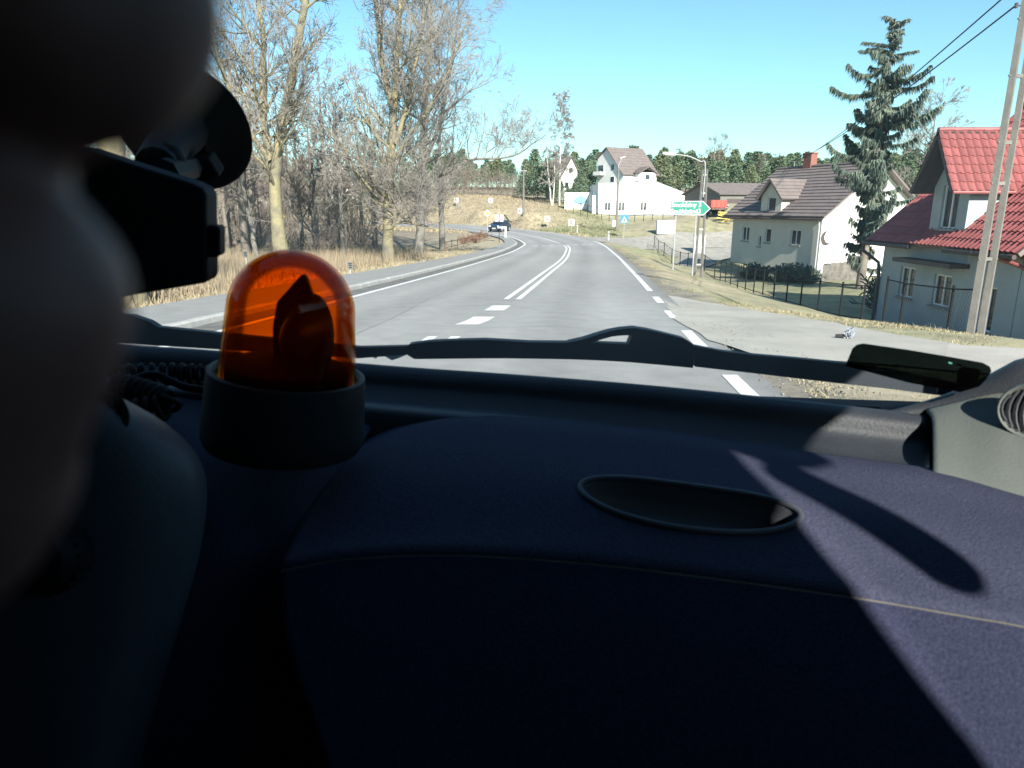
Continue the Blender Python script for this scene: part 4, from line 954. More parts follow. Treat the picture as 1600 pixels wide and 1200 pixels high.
# house behind the birch, house deep in the wood, shed
N = P(905, 300, 132)
hb, pt, fg, fe = far_house('gabled_house', 'small cream gabled house half hidden behind the tall birch', (N.x, N.y, 0), (-.6, .8, 0), (-.8, -.6, 0), 1.5 + CZ, 6.0 + CZ, 9.2 + CZ, 6.0 + CZ, 4.5, 2.3, 2.3, M['white_wall'], M['roof_brown'])
for a in (.8, 2.8): proud_window(hb, Fr(fg.o, fg.ex, fg.ein), a, a + .9, 3.6 + CZ, 4.7 + CZ)
proud_window(hb, fg, 1.8, 2.8, 6.4 + CZ, 7.4 + CZ)
N = P(552, 300, 124)
hw_, pt, fg, fe = far_house('gabled_house', 'white gabled house glimpsed far off through the bare wood on the left', (N.x, N.y, 0), (-.3, .95, 0), (-.95, -.3, 0), 2 + CZ, 5.2 + CZ, 8.3 + CZ, 5.2 + CZ, 8, 2.6, 2.6, M['white_wall'], M['roof_grey'])
proud_window(hw_, fg, 2.1, 3.1, 5.4 + CZ, 6.6 + CZ)
N = P(1126, 303, 93)
sh, pt, fg, fe = far_house('farm_shed', 'low grey farm shed with rusty brown roof behind the arrow sign', (N.x, N.y, 0), (.97, .25, 0), (-.25, .97, 0), -1.0 + CZ, 1.85 + CZ, 3.35 + CZ, 1.9 + CZ, 14, 5, 5, M['pole_conc'], M['roof_brown'], 6)
mb = MB(); fbox(mb, Fr((N.x, N.y, 0), (.97, .25, 0), (-.25, .97, 0)), 1, 4, -1 + CZ, 1.2 + CZ, -.05, .02); mb.build('door', M['wood_dark'], sh)
mb = MB()                                    # grey wall and blue painted hoarding by the far white building
h0 = P(882, 330, 112); FH = Fr((h0.x, h0.y, tz(h0.x, h0.y) - .2), (1, 0, 0), (0, 1, 0)); xw_ = P(926, 330, 112).x - h0.x
hd_ = thing('boundary_wall', 'pale wall with a blue painted picture patch left of the long white building', 'wall', FH.o)
fbox(mb, FH, 0, xw_, 0, 2.9, 0, .25); mb.build('panel', M['white_wall'], hd_)
mb = MB(); r = random.Random(4); c0 = Vector((xw_ * .55, 1.7)); mb.prism([FH.p(c0.x + math.cos(t) * 1.25 * r.uniform(.7, 1.1), c0.y + math.sin(t) * .75 * r.uniform(.6, 1.1), -.012) for t in [k * 6.283 / 14 for k in range(14)]], Vector((0, .01, 0))); mb.build('painted_patch', M['patch'], hd_)

# ------------------------------------------------------------------ fences
def fence(name, label, pts, h, m, post_r=.024, mesh_step=.11, rails=(.97, .12), base_z=None, sq=True):
    root = thing(name, label, 'fence', pts[0])
    for p in pts:
        mb = MB(); mb.box(p + UP * (h/2 - .1), (post_r*2, post_r*2, h + .3)); mb.build('post', m, root)
    for a, b in zip(pts[:-1], pts[1:]):
        for k in rails: mb = MB(); mb.tube([a + UP*h*k, b + UP*h*k], post_r*.8, 5); mb.build('rail', m, root)
        if mesh_step:
            d = b - a; L = d.length; n = max(2, int(L / mesh_step)); mb = MB(); w = .0045
            hh = h * (rails[0] - rails[-1]); z0 = h * rails[-1]; nv = int(hh / mesh_step)
            for i in range(-nv, n):
                for s in (1, -1):
                    t0, t1 = max(i, 0), min(i + nv, n)
                    if t1 <= t0: continue
                    za, zb_ = (t0 - i) / nv * hh, (t1 - i) / nv * hh
                    if s < 0: za, zb_ = hh - za, hh - zb_
                    p, q = a + d * (t0 / n) + UP * (z0 + za), a + d * (t1 / n) + UP * (z0 + zb_); o = UP * w
                    mb.add([p - o, q - o, q + o, p + o], [(0, 1, 2, 3)])
            setp(mb.build('wire_mesh', m, root, fixn=False), kind='stuff')
    return root
FC = [(1022,386,75),(1028,398,68),(1037,405,63),(1049,411,59),(1062,417,55.5),(1074,421.5,53),(1085,425,51),(1100,430,48),(1116,435.5,45),(1125,439,43.5),(1133,442,42),(1141,445.5,40.5),(1152,450,38.5),(1164,455,36.5),(1177,460,34.5),(1191,465,33),(1208,469,31),(1228,473,29.5),(1250,479,28),(1277,487,26),(1311,499,24),(1345,505,22.6)]
fp_ = []
for u, v, d in FC: q = P(u, v, d); fp_.append(Vector((q.x, q.y, tz(q.x, q.y) - .02)))
fence('mesh_fence', 'long dark wire mesh fence running beside the verge up to the red roofed house', fp_, 1.25, M['metal_dark'])
q_ = [P(1378, 512, 21.4), P(1404, 518, 20.0), P(1478, 530, 17.6), P(1518, 538, 16.6)]
fence('mesh_fence', 'short wire mesh fence standing before the windows of the red roofed house', [Vector((q.x, q.y, tz(q.x, q.y) - .02)) for q in q_], 1.55, M['metal_dark'])
fence('wire_fence', 'thin dark post fence in front of the long white building', [Vector((P(u, 335, d).x, P(u, 335, d).y, tz(P(u, 335, d).x, P(u, 335, d).y) - .1)) for u, d in ((872, 104), (884, 103), (896, 102), (907, 101), (918, 100), (940, 99), (952, 98.5), (964, 98), (978, 98), (992, 98), (1006, 98), (1020, 98), (1036, 98))], 2.0, M['metal_dark'], .035, 0, (.95, .5))
r_ = [gp(u, v, d) for u, v, d in ((697, 394, 52), (706, 391, 55), (715, 390, 57), (724, 387, 60), (733, 384, 63), (746, 380, 67), (758, 376, 72), (768, 372, 77))]
fence('rusty_railing', 'low rusty railing along the bushes inside the bend', r_, .85, M['rust'], .035, 0, (.97, .5))
pk = thing('picket_fence', 'weathered picket fence below the moon-decorated gable', 'fence', gp(1284, 440, 42)); p0, p1 = pk.location + UP*.1, gp(1350, 436, 43.5) + UP*.1
for k in range(34):
    q = p0.lerp(p1, k / 33); mb = MB(); mb.box(q + UP*(.55 + rng.uniform(-.03, .03)), (.07, .02, 1.15), math.radians(rng.uniform(-3, 3))); mb.build('picket', M['bark'], pk)
for z in (.3, .85): mb = MB(); mb.tube([p0 + UP*z + Vector((0, .03, 0)), p1 + UP*z + Vector((0, .03, 0))], .03, 4); mb.build('rail', M['bark'], pk)
hs = None
for i, (u, v, d, s, lb) in enumerate([(1178, 428, 46, 1.0, 'dark evergreen shrub under the far window of the grey house'), (1200, 430, 45, .9, 'dark evergreen shrub under the middle windows of the grey house'), (1222, 433, 44, 1.05, 'dark evergreen shrub between the middle and near windows of the grey house'), (1244, 436, 43, 1.1, 'dark evergreen shrub below the near window of the grey house'), (1262, 440, 42, .9, 'dark evergreen shrub at the near corner of the grey house')]):
    g = gp(u, v, d)
    if hs is None: hs = bush_mesh('garden_shrub', lb, g, 96, 1.0, 60, M['spruce'], 'shrubs in front of the grey house', 'shrub', .028)
    else: dup(hs, g, i * 1.3, lb, scale=s)

# ------------------------------------------------------------------ poles, lamps, cables, signs
pb_ = P(1514, 533, 13.2); pb_.z = tz(pb_.x, pb_.y) - .1
tp = thing('utility_pole', 'tall twin-legged concrete pole in front of the red roofed house', 'utility pole', pb_)
for dx, dy, r0, r1, h in ((0, 0, .066, .05, 9.0), (.235, .05, .062, .046, 9.0)):
    mb = MB(); q = pb_ + Vector((dx, dy, 0)); mb.tube([q, q + UP*h*.5, q + UP*h], [r0*1.3, (r0+r1)*.6, r1*1.2], 4); mb.build('leg', M['pole_conc'], tp)
for z in (1.55, 2.9, 3.6, 4.7, 5.6, 6.6): mb = MB(); q = pb_ + UP*z; mb.tube([q + Vector((-.09, -.02, 0)), q + Vector((.32, .06, 0))], .015, 6); mb.box(q + Vector((.118, .025, 0)), (.13, .05, .06)); mb.build('spacer', M['pole_conc'], tp)
IN1, IN2 = P(1600, -32, 13.1), P(1588, 8, 13.1)
for q in (IN1, IN2):
    mb = MB(); mb.tube([q, q + Vector((.16, .06, .0))], .014, 6); mb.lathe([(.0, -.05), (.03, -.05), (.035, -.01), (.025, .0), (.035, .03), (.0, .05)], q, 10); mb.build('insulator', M['wood_dark'], tp)
for q, e, lb in ((IN1, MAST - a1*.22, 'upper thin black overhead cable from the twin pole to the grey house'), (IN2, MAST + a1*.22, 'lower thin black overhead cable from the twin pole to the grey house')):
    pts = [q.lerp(e, t) - UP * (.35 * 4 * t * (1 - t)) for t in [i / 24 for i in range(25)]]
    mb = MB(); mb.tube(pts, .017, 5); setp(mb.build('overhead_cable', M['rubber'], base=q), lb, 'cable', 'overhead cables to the grey house')
# mid pole with lamp
mp = P(1091, 424, 43); mp.z = tz(mp.x, mp.y) - .1; k = mp.y
def at_y(u, v, y): r = ray(u, v); r = r * (y / r[1]); return Vector((r[0], r[1], r[2] + CZ))
mt = at_y(1098, 265, k)
lp = thing('utility_pole', 'twin-legged concrete pole with a curved lamp arm behind the green arrow sign', 'utility pole', mp)
for dx in (-.14, .14):
    mb = MB(); mb.tube([mp + Vector((dx * 1.5, 0, 0)), Vector((mp.x + dx*.9, mp.y, mt.z))], [.10, .07], 4); mb.build('leg', M['pole_conc'], lp)
for i in range(6): z = mp.z + .9 + i * (mt.z - mp.z - 1.2) / 5; mb = MB(); mb.box((mp.x, mp.y, z), (.3, .07, .09)); mb.build('spacer', M['metal_grey'], lp)
mb = MB(); e = at_y(1052, 241, k); mb.tube(crs([Vector((mp.x - .03, mp.y - .1, mt.z - 1.6)), Vector((mp.x - .03, mp.y - .1, mt.z + .3)), at_y(1094, 252, k), at_y(1075, 244, k), e], 5), .035, 6); la = mb.build('lamp_arm', M['metal_grey'], lp)
mb = MB(); mb.lathe([(0, -.42), (.09, -.36), (.12, 0), (.09, .3), (.04, .42), (0, .43)], e - Vector((.25, 0, -.01)), 10, Matrix.Rotation(math.radians(96), 3, 'Y')); mb.build('lamp_head', M['sign_white'], la, smooth=60)
# far poles
def simple_pole(label, u, v, d, vt, r, lamp=None, ut=None):
    b = P(u, v, d); b.z = tz(b.x, b.y) - .1; t = at_y(ut or u, vt, b.y); t.x = b.x
    root = thing('utility_pole' if not lamp else 'street_lamp', label, 'utility pole' if not lamp else 'street lamp', b)
    mb = MB(); mb.tube([b, t], [r * 1.25, r * .8], 8); mb.build('pole', M['pole_conc'], root, smooth=40)
    if lamp:
        e = at_y(*lamp, b.y); mb = MB(); mb.tube(crs([t - UP*.3, t + UP*.3, e], 4), .045, 6); a = mb.build('lamp_arm', M['metal_grey'], root); mb = MB(); mb.box(e, (.7, .25, .16), Matrix.Rotation(-.3, 3, 'Y')); mb.build('lamp_head', M['metal_grey'], a, bevel=.04)
        mb = MB(); q = b.lerp(t, .14); mb.box(q - Vector((.35, .05, 0)), (.42, .25, .75)); mb.build('meter_box', M['sign_white'], root)
    else:
        mb = MB(); mb.box(t - UP*.25, (.9, .08, .09)); mb.build('crossarm', M['metal_grey'], root)
    return root
simple_pole('slim pale concrete pole standing alone on the straw field', 818, 331, 100, 264, .13)
simple_pole('pale street lamp pole with white box before the long white building', 963, 361, 84, 262, .14, (973, 246))

def post(mb, b, h, r=.03): mb.tube([b - UP*.1, b + UP*h], r, 8)
def text_mesh(txt, size, name, m, parent, loc, rz, ext=.002, align='LEFT'):
    cu = bpy.data.curves.new(name, 'FONT'); cu.body = txt; cu.size = size; cu.extrude = ext; cu.align_x = align; cu.offset = .007
    t = bpy.data.objects.new('tmp', cu); COL.objects.link(t); bpy.context.view_layer.update()
    me = bpy.data.meshes.new_from_object(t.evaluated_get(bpy.context.evaluated_depsgraph_get())); bpy.data.objects.remove(t)
    me.name = name; me.materials.clear(); me.materials.append(m)
    R = Matrix.Rotation(rz, 4, 'Z') @ Matrix.Rotation(math.pi/2, 4, 'X'); me.transform(Matrix.Translation(Vector(loc) - root_of(parent).location) @ R)
    o = bpy.data.objects.new(name, me); COL.objects.link(o); o.parent = parent; return o
# green arrow sign
sb1 = P(1052, 415, 38); sb2 = P(1083, 424, 38); sb1.z = tz(sb1.x, sb1.y); sb2.z = tz(sb2.x, sb2.y)
sg = thing('direction_sign', 'green arrow-shaped direction sign with white lettering on two grey posts', 'road sign', sb1)
ys = sb1.y
c = [at_y(u, v, ys) for u, v in ((1046.5, 314), (1099, 314), (1110.5, 326), (1099, 336.5), (1046.5, 335.5))]
top = c[0].z
for q in (sb1, sb2): mb = MB(); mb.tube([Vector((q.x, ys + .06, q.z - .2)), Vector((q.x, ys + .06, top - .05))], .035, 8); mb.build('post', M['metal_grey'], sg)
ctr = sum(c, Vector()) / 5
mb = MB(); mb.prism(c, Vector((0, .025, 0))); bd = mb.build('sign_board', M['sign_white'], sg)
mb = MB(); ins = [ctr + (p - ctr) * .9 for p in c]
w_, h_ = c[1].x - c[0].x, c[0].z - c[3].z; bw = .05
ins = [c[0] + Vector((bw, 0, -bw)), c[1] + Vector((-bw*.3, 0, -bw)), c[2] + Vector((-bw*1.3, 0, 0)), c[3] + Vector((-bw*.3, 0, bw)), c[4] + Vector((bw, 0, bw))]
mb.prism([p - Vector((0, .004, 0)) for p in ins], Vector((0, .003, 0))); mb.build('green_field', M['sign_green'], bd)
for i, t in enumerate(('Smołdziny', 'Smôłdzënë')):
    z = c[0].z - bw - .035 - .225 - i * (h_ - .08) / 2
    text_mesh(t, .335, 'lettering', M['sign_white'], bd, (c[0].x + .09, ys - .0065, z), 0)
    text_mesh('3', .345, 'lettering', M['sign_white'], bd, (c[0].x + w_ - .26, ys - .0065, z), 0)
# chevron boards
def chevron(u, v, d, label, m='sign_red'):
    b = P(u, v, d); b.z = tz(b.x, b.y); root = thing('chevron_board', label, 'road sign', b, 0, 'chevron boards round the outside of the bend')
    mb = MB(); post(mb, b + Vector((0, .03, 0)), .95, .03); mb.build('post', M['metal_grey'], root)
    mb = MB(); mb.box(b + UP*1.28, (.72, .03, .78)); bo = mb.build('sign_board', M['sign_white'], root)
    mb = MB(); z = b.z + 1.28
    for s in (1, -1): mb.prism([(b.x - .22, b.y - .02, z), (b.x + .12, b.y - .02, z + s*.3), (b.x + .27, b.y - .02, z + s*.3), (b.x - .02, b.y - .02, z)], (0, .004, 0))
    mb.build('chevron', M[m], bo)
for u, v, d, l in ((714, 351, 124, 'white chevron board farthest left round the bend, short of the straw bank'), (767, 354, 114, 'white chevron board just above the dark car'), (812, 359, 104, 'white chevron board below the slim pole on the field'), (855, 363.5, 96, 'white chevron board in the middle of the straw bank'), (892.5, 368, 88, 'white chevron board nearest the side road, by the slim marker post')): chevron(u, v, d, l)
def marker(u, v, d, h, label, name='marker_post', m='sign_white', w=.12):
    b = P(u, v, d); b.z = tz(b.x, b.y) - .05; root = thing(name, label, 'marker post', b)
    mb = MB(); mb.box(b + UP*h/2, (w, w*.6, h)); mb.build('post', M[m], root, bevel=.01); mb = MB(); mb.box(b + UP*(h*.8) - Vector((0, w*.3 + .006, 0)), (w*.7, .008, h*.14)); mb.build('reflector', M['rust'], root)
marker(902, 367, 86, 1.1, 'slim white marker post at the outer edge of the bend')
marker(951, 368, 76, 1.0, 'slim white marker post at the mouth of the side road')
def km(u, v, d, h, label, s=.22):
    b = P(u, v, d); b.z = tz(b.x, b.y) - .05; root = thing('distance_marker', label, 'marker post', b)
    mb = MB(); mb.tube([b, b + UP*h], .03, 6); mb.build('post', M['metal_grey'], root); mb = MB(); mb.box(b + UP*(h - s*.4) - Vector((0, .035, 0)), (s, .02, s*1.3)); pl = mb.build('plate', M['pole_conc'], root)
    mb = MB(); z = b.z + h - s*.4
    for dz in (-.3, .05, .38): mb.box((b.x + .1*s*(1 if dz else -1), b.y - .048, z + dz*s), (s*.55, .004, s*.2))
    mb.build('print', M['rubber'], pl)
km(386, 424, 30, .95, 'small marker plate on a post in the straw left of the beacon')
km(548, 437, 26, .5, 'low black marker plate at the pavement edge right of the beacon')
# priority diamond
b = P(761.5, 367, 84); b.z = tz(b.x, b.y); dg = thing('priority_sign', 'white and yellow diamond road sign on a tall post inside the bend', 'road sign', b)
mb = MB(); post(mb, b + Vector((0, .04, 0)), 2.7, .035); mb.build('post', M['metal_grey'], dg)
R45 = Matrix.Rotation(math.pi/4, 3, 'Y'); mb = MB(); mb.box(b + UP*2.55, (.62, .025, .62), R45); dd_ = mb.build('sign_board', M['sign_white'], dg); mb = MB(); mb.box(b + UP*2.55 - Vector((0, .017, 0)), (.38, .006, .38), R45); mb.build('yellow_field', M['sign_yellow'], dd_)
# twin white boards and the white barrier
b = P(780, 380, 69); b.z = tz(b.x, b.y); tb = thing('notice_sign', 'two white upright boards side by side on one dark post before the car', 'road sign', b)
mb = MB(); post(mb, b + Vector((0, .04, 0)), 2.75, .03); mb.build('post', M['metal_dark'], tb)
for s in (-1, 1): mb = MB(); mb.box(b + Vector((s*.24, 0, 2.35)), (.36, .03, .68)); mb.build('sign_board', M['sign_white'], tb)
b = P(790, 373, 76); b.z = tz(b.x, b.y); wbq = thing('white_barrier', 'white T-shaped bollard with a short arm on the grass tip of the bend', 'barrier', b)
mb = MB(); mb.box(b + UP*.5, (.2, .16, 1.2)); mb.build('post', M['sign_white'], wbq, bevel=.02); mb = MB(); mb.box(b + Vector((-.38, -.0, 1.2)), (1.0, .14, .2)); mb.build('arm', M['sign_white'], wbq, bevel=.02)
# pedestrian crossing sign
b = P(974.5, 371, 79); b.z = tz(b.x, b.y); ps = thing('crossing_sign', 'blue square pedestrian crossing sign with white triangle near the side road', 'road sign', b)
mb = MB(); post(mb, b + Vector((0, .04, 0)), 2.6, .03); mb.build('post', M['metal_grey'], ps); mb = MB(); mb.box(b + UP*2.25, (.88, .03, .88)); bo = mb.build('sign_board', M['sign_blue'], ps, bevel=.02)
mb = MB(); z = b.z + 2.2; mb.prism([(b.x - .36, b.y - .02, z - .3), (b.x + .36, b.y - .02, z - .3), (b.x, b.y - .02, z + .36)], (0, .004, 0)); wt = mb.build('white_triangle', M['sign_white'], bo)
mb = MB(); yy = b.y - .024
for p, q, r in (((.02, .12), (0, -.05), .035), ((0, -.05), (-.09, -.24), .03), ((0, -.05), (.1, -.24), .03), ((.01, .08), (-.1, -.02), .022), ((.01, .08), (.11, 0), .022)): mb.tube([(b.x + p[0], yy, z + p[1]), (b.x + q[0], yy, z + q[1])], r, 6)
mb.lathe([(0, -.05), (.045, -.02), (.045, .02), (0, .05)], (b.x + .03, yy, z + .19), 8); mb.build('walking_figure', M['rubber'], wt)
# white cabinet, red trailer, gate post
b = gp(1039, 364, 80); ub = thing('utility_cabinet', 'cream white box standing on the grass left of the arrow sign', 'cabinet', b)
mb = MB(); mb.box(b + UP*.75, (2.0, .7, 1.45)); bo = mb.build('body', M['sign_white'], ub, bevel=.03); mb = MB(); mb.box(b + UP*1.53, (2.1, .8, .08)); mb.build('lid', M['sign_white'], ub, bevel=.02)
for s in (-.5, .5): mb = MB(); mb.box(b + Vector((s, -.36, .75)), (.94, .02, 1.25)); mb.build('door', M['sign_white'], ub)
b = P(1116, 335, 86); b.z = tz(b.x, b.y); rt = thing('farm_trailer', 'red farm trailer parked in the yard behind the arrow sign tip', 'trailer', b)
mb = MB(); mb.box(b + UP*1.55, (1.9, 3.6, .9)); mb.build('box', M['red_paint'], rt, bevel=.03)
for k in range(4): mb = MB(); mb.box(b + Vector((-.75 + k*.5, -1.83, 1.5)), (.09, .05, 1.0)); mb.build('rib', M['red_paint'], rt)
mb = MB(); mb.box(b + UP*.95, (1.7, 3.6, .2)); mb.build('chassis', M['rust'], rt)
for sx in (-.85, .85):
    for sy in (-1.1, 1.0): mb = MB(); mb.lathe([(0, -.11), (.33, -.11), (.42, -.07), (.42, .07), (.33, .11), (0, .11)], b + Vector((sx, sy, .42)), 16, Matrix.Rotation(math.pi/2, 3, 'Y')); mb.build('wheel', M['rubber'], rt)
b = gp(1136, 345, 84); hp = thing('timber_heap', 'loose heap of yellowish timber beside the red trailer', 'timber', b)
for k in range(14): mb = MB(); q = b + Vector((rng.uniform(-.6, .9), rng.uniform(-.4, .4), .1 + .09 * k)); mb.box(q, (1.6, .12, .1), Matrix.Rotation(rng.uniform(-.5, .5), 3, 'Z') @ Matrix.Rotation(rng.uniform(-.15, .15), 3, 'Y')); mb.build('plank', M['yellow_paint'] if k % 3 else M['bark'], hp)
b = gp(1094, 358, 72); gpst = thing('gate_pillar', 'white rendered gate pillar behind the concrete pole', 'gate pillar', b); mb = MB(); mb.box(b + UP*.95, (1.1, .5, 1.9)); mb.build('shaft', M['white_wall'], gpst, bevel=.02); mb = MB(); mb.box(b + UP*1.95, (1.25, .62, .1)); mb.build('cap', M['kerb'], gpst, bevel=.02)
# cars
def car(label, loc, rz, paint):
    root = thing('parked_car' if 'parked' in label else 'car', label, 'car', loc, rz)
    def X(prof, w0, w1, name, m, par):       # profile (y, z, inset)
        mb = MB(); n = len(prof); vs = []
        for s in (-1, 1):
            for y, z, i in prof: vs.append((s * (w0 - i), y, z))
        mb.add(vs, [tuple(range(n)), tuple(range(n, 2*n))[::-1]] + [(i, (i+1) % n, (i+1) % n + n, i + n) for i in range(n)]); return mb.build(name, m, par, local=True, bevel=.05, smooth=35)
    bo = X([(-1.95, .32, .06), (-2.0, .62, .02), (-1.85, .86, .02), (-.95, .98, .04), (1.75, 1.0, .04), (1.98, .85, .03), (2.0, .4, .05), (1.9, .28, .06), (-1.85, .26, .06)], .86, 0, 'body', paint, root)
    X([(-.98, .96, .06), (-.25, 1.40, .18), (1.25, 1.44, .18), (1.85, .98, .08)], .84, 0, 'cabin', paint, root)
    for s in (-1, 1):
        mb = MB(); mb.add([(s*.795, -.78, 1.0), (s*.795, 1.55, 1.02), (s*.70, 1.2, 1.36), (s*.70, -.18, 1.33)], [(0, 1, 2, 3)]); mb.prism([(s*.80, -.78, 1.0), (s*.80, 1.5, 1.02), (s*.70, 1.2, 1.36), (s*.70, -.18, 1.33)], (s*.01, 0, 0)); mb.build('side_window', M['car_glass'], root, local=True)
        for y in (-1.3, 1.25):
            mb = MB(); mb.lathe([(0, -.1), (.26, -.1), (.31, -.06), (.31, .06), (.26, .1), (0, .1)], (s*.76, y, .31), 20, Matrix.Rotation(math.pi/2, 3, 'Y')); wh_ = mb.build('wheel', M['rubber'], root, local=True)
            mb = MB(); mb.lathe([(0, -.012), (.19, -.01), (.2, .0), (.19, .01), (0, .012)], (s*.865, y, .31), 14, Matrix.Rotation(math.pi/2, 3, 'Y')); mb.build('rim', M['metal_grey'], wh_, local=True)
        mb = MB(); mb.box((s*.62, -1.93, .72), (.32, .14, .16)); mb.build('headlight', M['sign_white'], root, local=True, bevel=.03)
        mb = MB(); mb.box((s*.7, 1.95, .82), (.18, .1, .22)); mb.build('tail_light', M['sign_red'], root, local=True, bevel=.02)
        mb = MB(); mb.box((s*.93, -.62, 1.02), (.16, .1, .12)); mb.build('mirror', paint, root, local=True, bevel=.03)
    mb = MB(); mb.prism([(-.66, -.94, 1.02), (.66, -.94, 1.02), (.58, -.34, 1.37), (-.58, -.34, 1.37)], (0, -.025, .02)); mb.build('windscreen', M['car_glass'], root, local=True)
    mb = MB(); mb.prism([(-.66, 1.79, 1.05), (.66, 1.79, 1.05), (.58, 1.33, 1.40), (-.58, 1.33, 1.40)], (0, .03, .02)); mb.build('rear_window', M['car_glass'], root, local=True)
    mb = MB(); mb.box((0, -2.0, .45), (.5, .02, .11)); mb.build('number_plate', M['sign_white'], root, local=True)
    mb = MB(); mb.box((0, -1.97, .62), (.7, .06, .12)); mb.build('grille', M['rubber'], root, local=True)
    return root
q = P(781, 364, 92); car('dark blue hatchback coming round the bend behind the white boards', (q.x, q.y, float(zr(q.y)) + .005), math.radians(-22), M['car_blue'])
q = P(1111, 325, 88); car('dark blue parked car in the yard beyond the arrow sign', (q.x, q.y, tz(q.x, q.y) + 1.0 - 1.0), math.radians(60), M['tarp_blue'])
# litter on the driveway
g = P(1326, 528, 10.6); g.z = float(terr(np.array([g.x]), np.array([g.y]))[0][0]) + .012
lt = thing('litter', 'crumpled grey plastic bag lying on the pale driveway', 'litter', g)
bm = bmesh.new(); bmesh.ops.create_icosphere(bm, subdivisions=3, radius=.1); r = random.Random(6)
for v in bm.verts: k_ = r.uniform(.6, 1.25); v.co = Vector((v.co.x * 1.7 * k_, v.co.y * .7 * k_, max(0, v.co.z + .05) * .8 * k_ + max(0, v.co.x) * .6))
me = bpy.data.meshes.new('bag'); bm.to_mesh(me); bm.free(); me.materials.append(mat('plastic_film', (.22, .235, .26), .5, .5, 14)); o = bpy.data.objects.new('bag', me); COL.objects.link(o); o.parent = lt; o.rotation_euler = (0, 0, .9)
mb = MB(); mb.lathe([(0, -.09), (.03, -.085), (.035, .03), (.012, .06), (.012, .09), (0, .09)], g + Vector((-.14, -.06, .035)), 10, Matrix.Rotation(1.5, 3, 'Y') @ Matrix.Rotation(.4, 3, 'X')); mb.build('bottle', M['rubber'], lt, smooth=40)
# ------------------------------------------------------------------ the van's cab
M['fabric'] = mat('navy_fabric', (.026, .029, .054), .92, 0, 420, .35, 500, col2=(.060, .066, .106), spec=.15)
M['fabric_shaded'] = mat('navy_fabric_shaded', (.017, .019, .040), .95, 0, 420, .3, 500, col2=(.040, .046, .082), spec=.1)  # copy of the navy fabric with the glovebox's shade put into its colour
M['cowl'] = mat('cowl_plastic', (.030, .033, .040), .55, .18, 14, .10, 260, spec=.35)
M['trim'] = mat('grey_trim', (.105, .115, .105), .6, .08, 9, .10, 300, spec=.35)
M['cluster'] = mat('cluster_plastic', (.060, .066, .078), .55, .12, 9, .08, 300, spec=.4)
M['black'] = mat('black_plastic', (.009, .009, .011), .7, .2, 12, .05, 200, spec=.15)
M['wiper'] = mat('wiper_black', (.018, .024, .034), .6, .2, 10, spec=.3)
M['beige'] = mat('beige_strip', (.105, .098, .078), .7, .1, 30)
M['liner'] = mat('headliner', (.022, .022, .024), .95, .1, 30)
M['glass'] = glassy('windscreen_glass', (.965, .98, .975), .018, .01)
M['screen'] = glassy('dusty_windscreen', (.97, .98, .975), .018, .01, ((.75, .78, .8), .022))  # faint translucent layer adds a veil of glare, patchy like dust
M['pocket'] = glassy('smoked_plastic', (.10, .125, .12), .018, .2)
M['skin'] = mat('skin', (.17, .078, .064), .6, .1, 30, .1, 200)
M['sleeve'] = mat('sleeve', (.03, .03, .035), .9, .2, 60)
M['amber'] = glassy('amber_plastic', (.995, .57, .15), .10, .07, ((.95, .13, .01), .055))
M['chrome'] = mat('reflector_metal', (.16, .13, .11), .35, .1, 10, metal=.6)
hx, hy = Vector((.9917, -.1288, 0)), Vector((.1288, .9917, 0))
def VV(x, y, z): return hx * x + hy * y + UP * (z + CZ)
van = thing('van', 'dark van cab with navy fabric dashboard, wiper and windscreen seen from the front seat', 'van', (0, 0, 0))
def vbox(mb, x0, x1, y0, y1, z0, z1):
    q = [VV(x, y, z) for x in (x0, x1) for y in (y0, y1) for z in (z0, z1)]
    mb.add(q, [(0,1,3,2),(4,6,7,5),(0,4,5,1),(2,3,7,6),(0,2,6,4),(1,5,7,3)]); return mb
RX, LX, BZ, TZ, RZ_, HY = .68, -1.25, .08, .52, .66, .64
mb = MB(); vbox(mb, LX - .03, RX + .03, -1.45, HY, RZ_, RZ_ + .04); mb.build('roof', M['liner'], van)
mb = MB(); vbox(mb, LX, RX, -1.49, -1.45, -1.3, RZ_); mb.build('bulkhead', M['liner'], van)
mb = MB(); vbox(mb, LX - .04, RX + .04, -1.49, 1.14, -1.34, -1.3); mb.build('floor_mat', M['rubber'], van)
mb = MB(); vbox(mb, LX - .04, RX + .04, 1.10, 1.14, -1.3, -.30); mb.build('firewall', M['black'], van)
BPY = -.46                                   # front edge of the right B-pillar
mb = MB(); mb.prism([VV(RX, y, z) for y, z in ((-1.45, -1.3), (-.50, -1.3), (-.50, .05), (-.518, .21), (-.525, .27), (-.545, .33), (-.560, .38), (-.574, .44), (-.574, .49), (-.560, .525), (-.535, .55), (-.50, .57), (-.46, .555), (-.42, .50), (-.36, .435), (-.29, .40), (-.2, .385), (-.06, .345), (.1, .30), (.42, .21), (.64, .40), (.64, RZ_), (-1.45, RZ_))], hx * -.04); mb.build('side_panel', M['trim'], van)
mb = MB(); vbox(mb, RX + .002, RX + .038, -.498, 1.099, -1.3, BZ); dR = mb.build('door', M['trim'], van)
mb = MB(); vbox(mb, RX + .016, RX + .022, -.56, .80, BZ + .002, .55); mb.build('side_window', M['glass'], dR)
mb = MB(); vbox(mb, LX - .04, LX, -1.45, -.35, -1.3, RZ_); mb.build('side_panel', M['trim'], van)
mb = MB(); vbox(mb, LX - .04, LX, -.348, .55, -1.3, RZ_); vbox(mb, LX - .04, LX, .552, 1.099, -1.3, BZ); dL = mb.build('door', M['trim'], van)  # upper door added solid over the driver's window to keep side light out
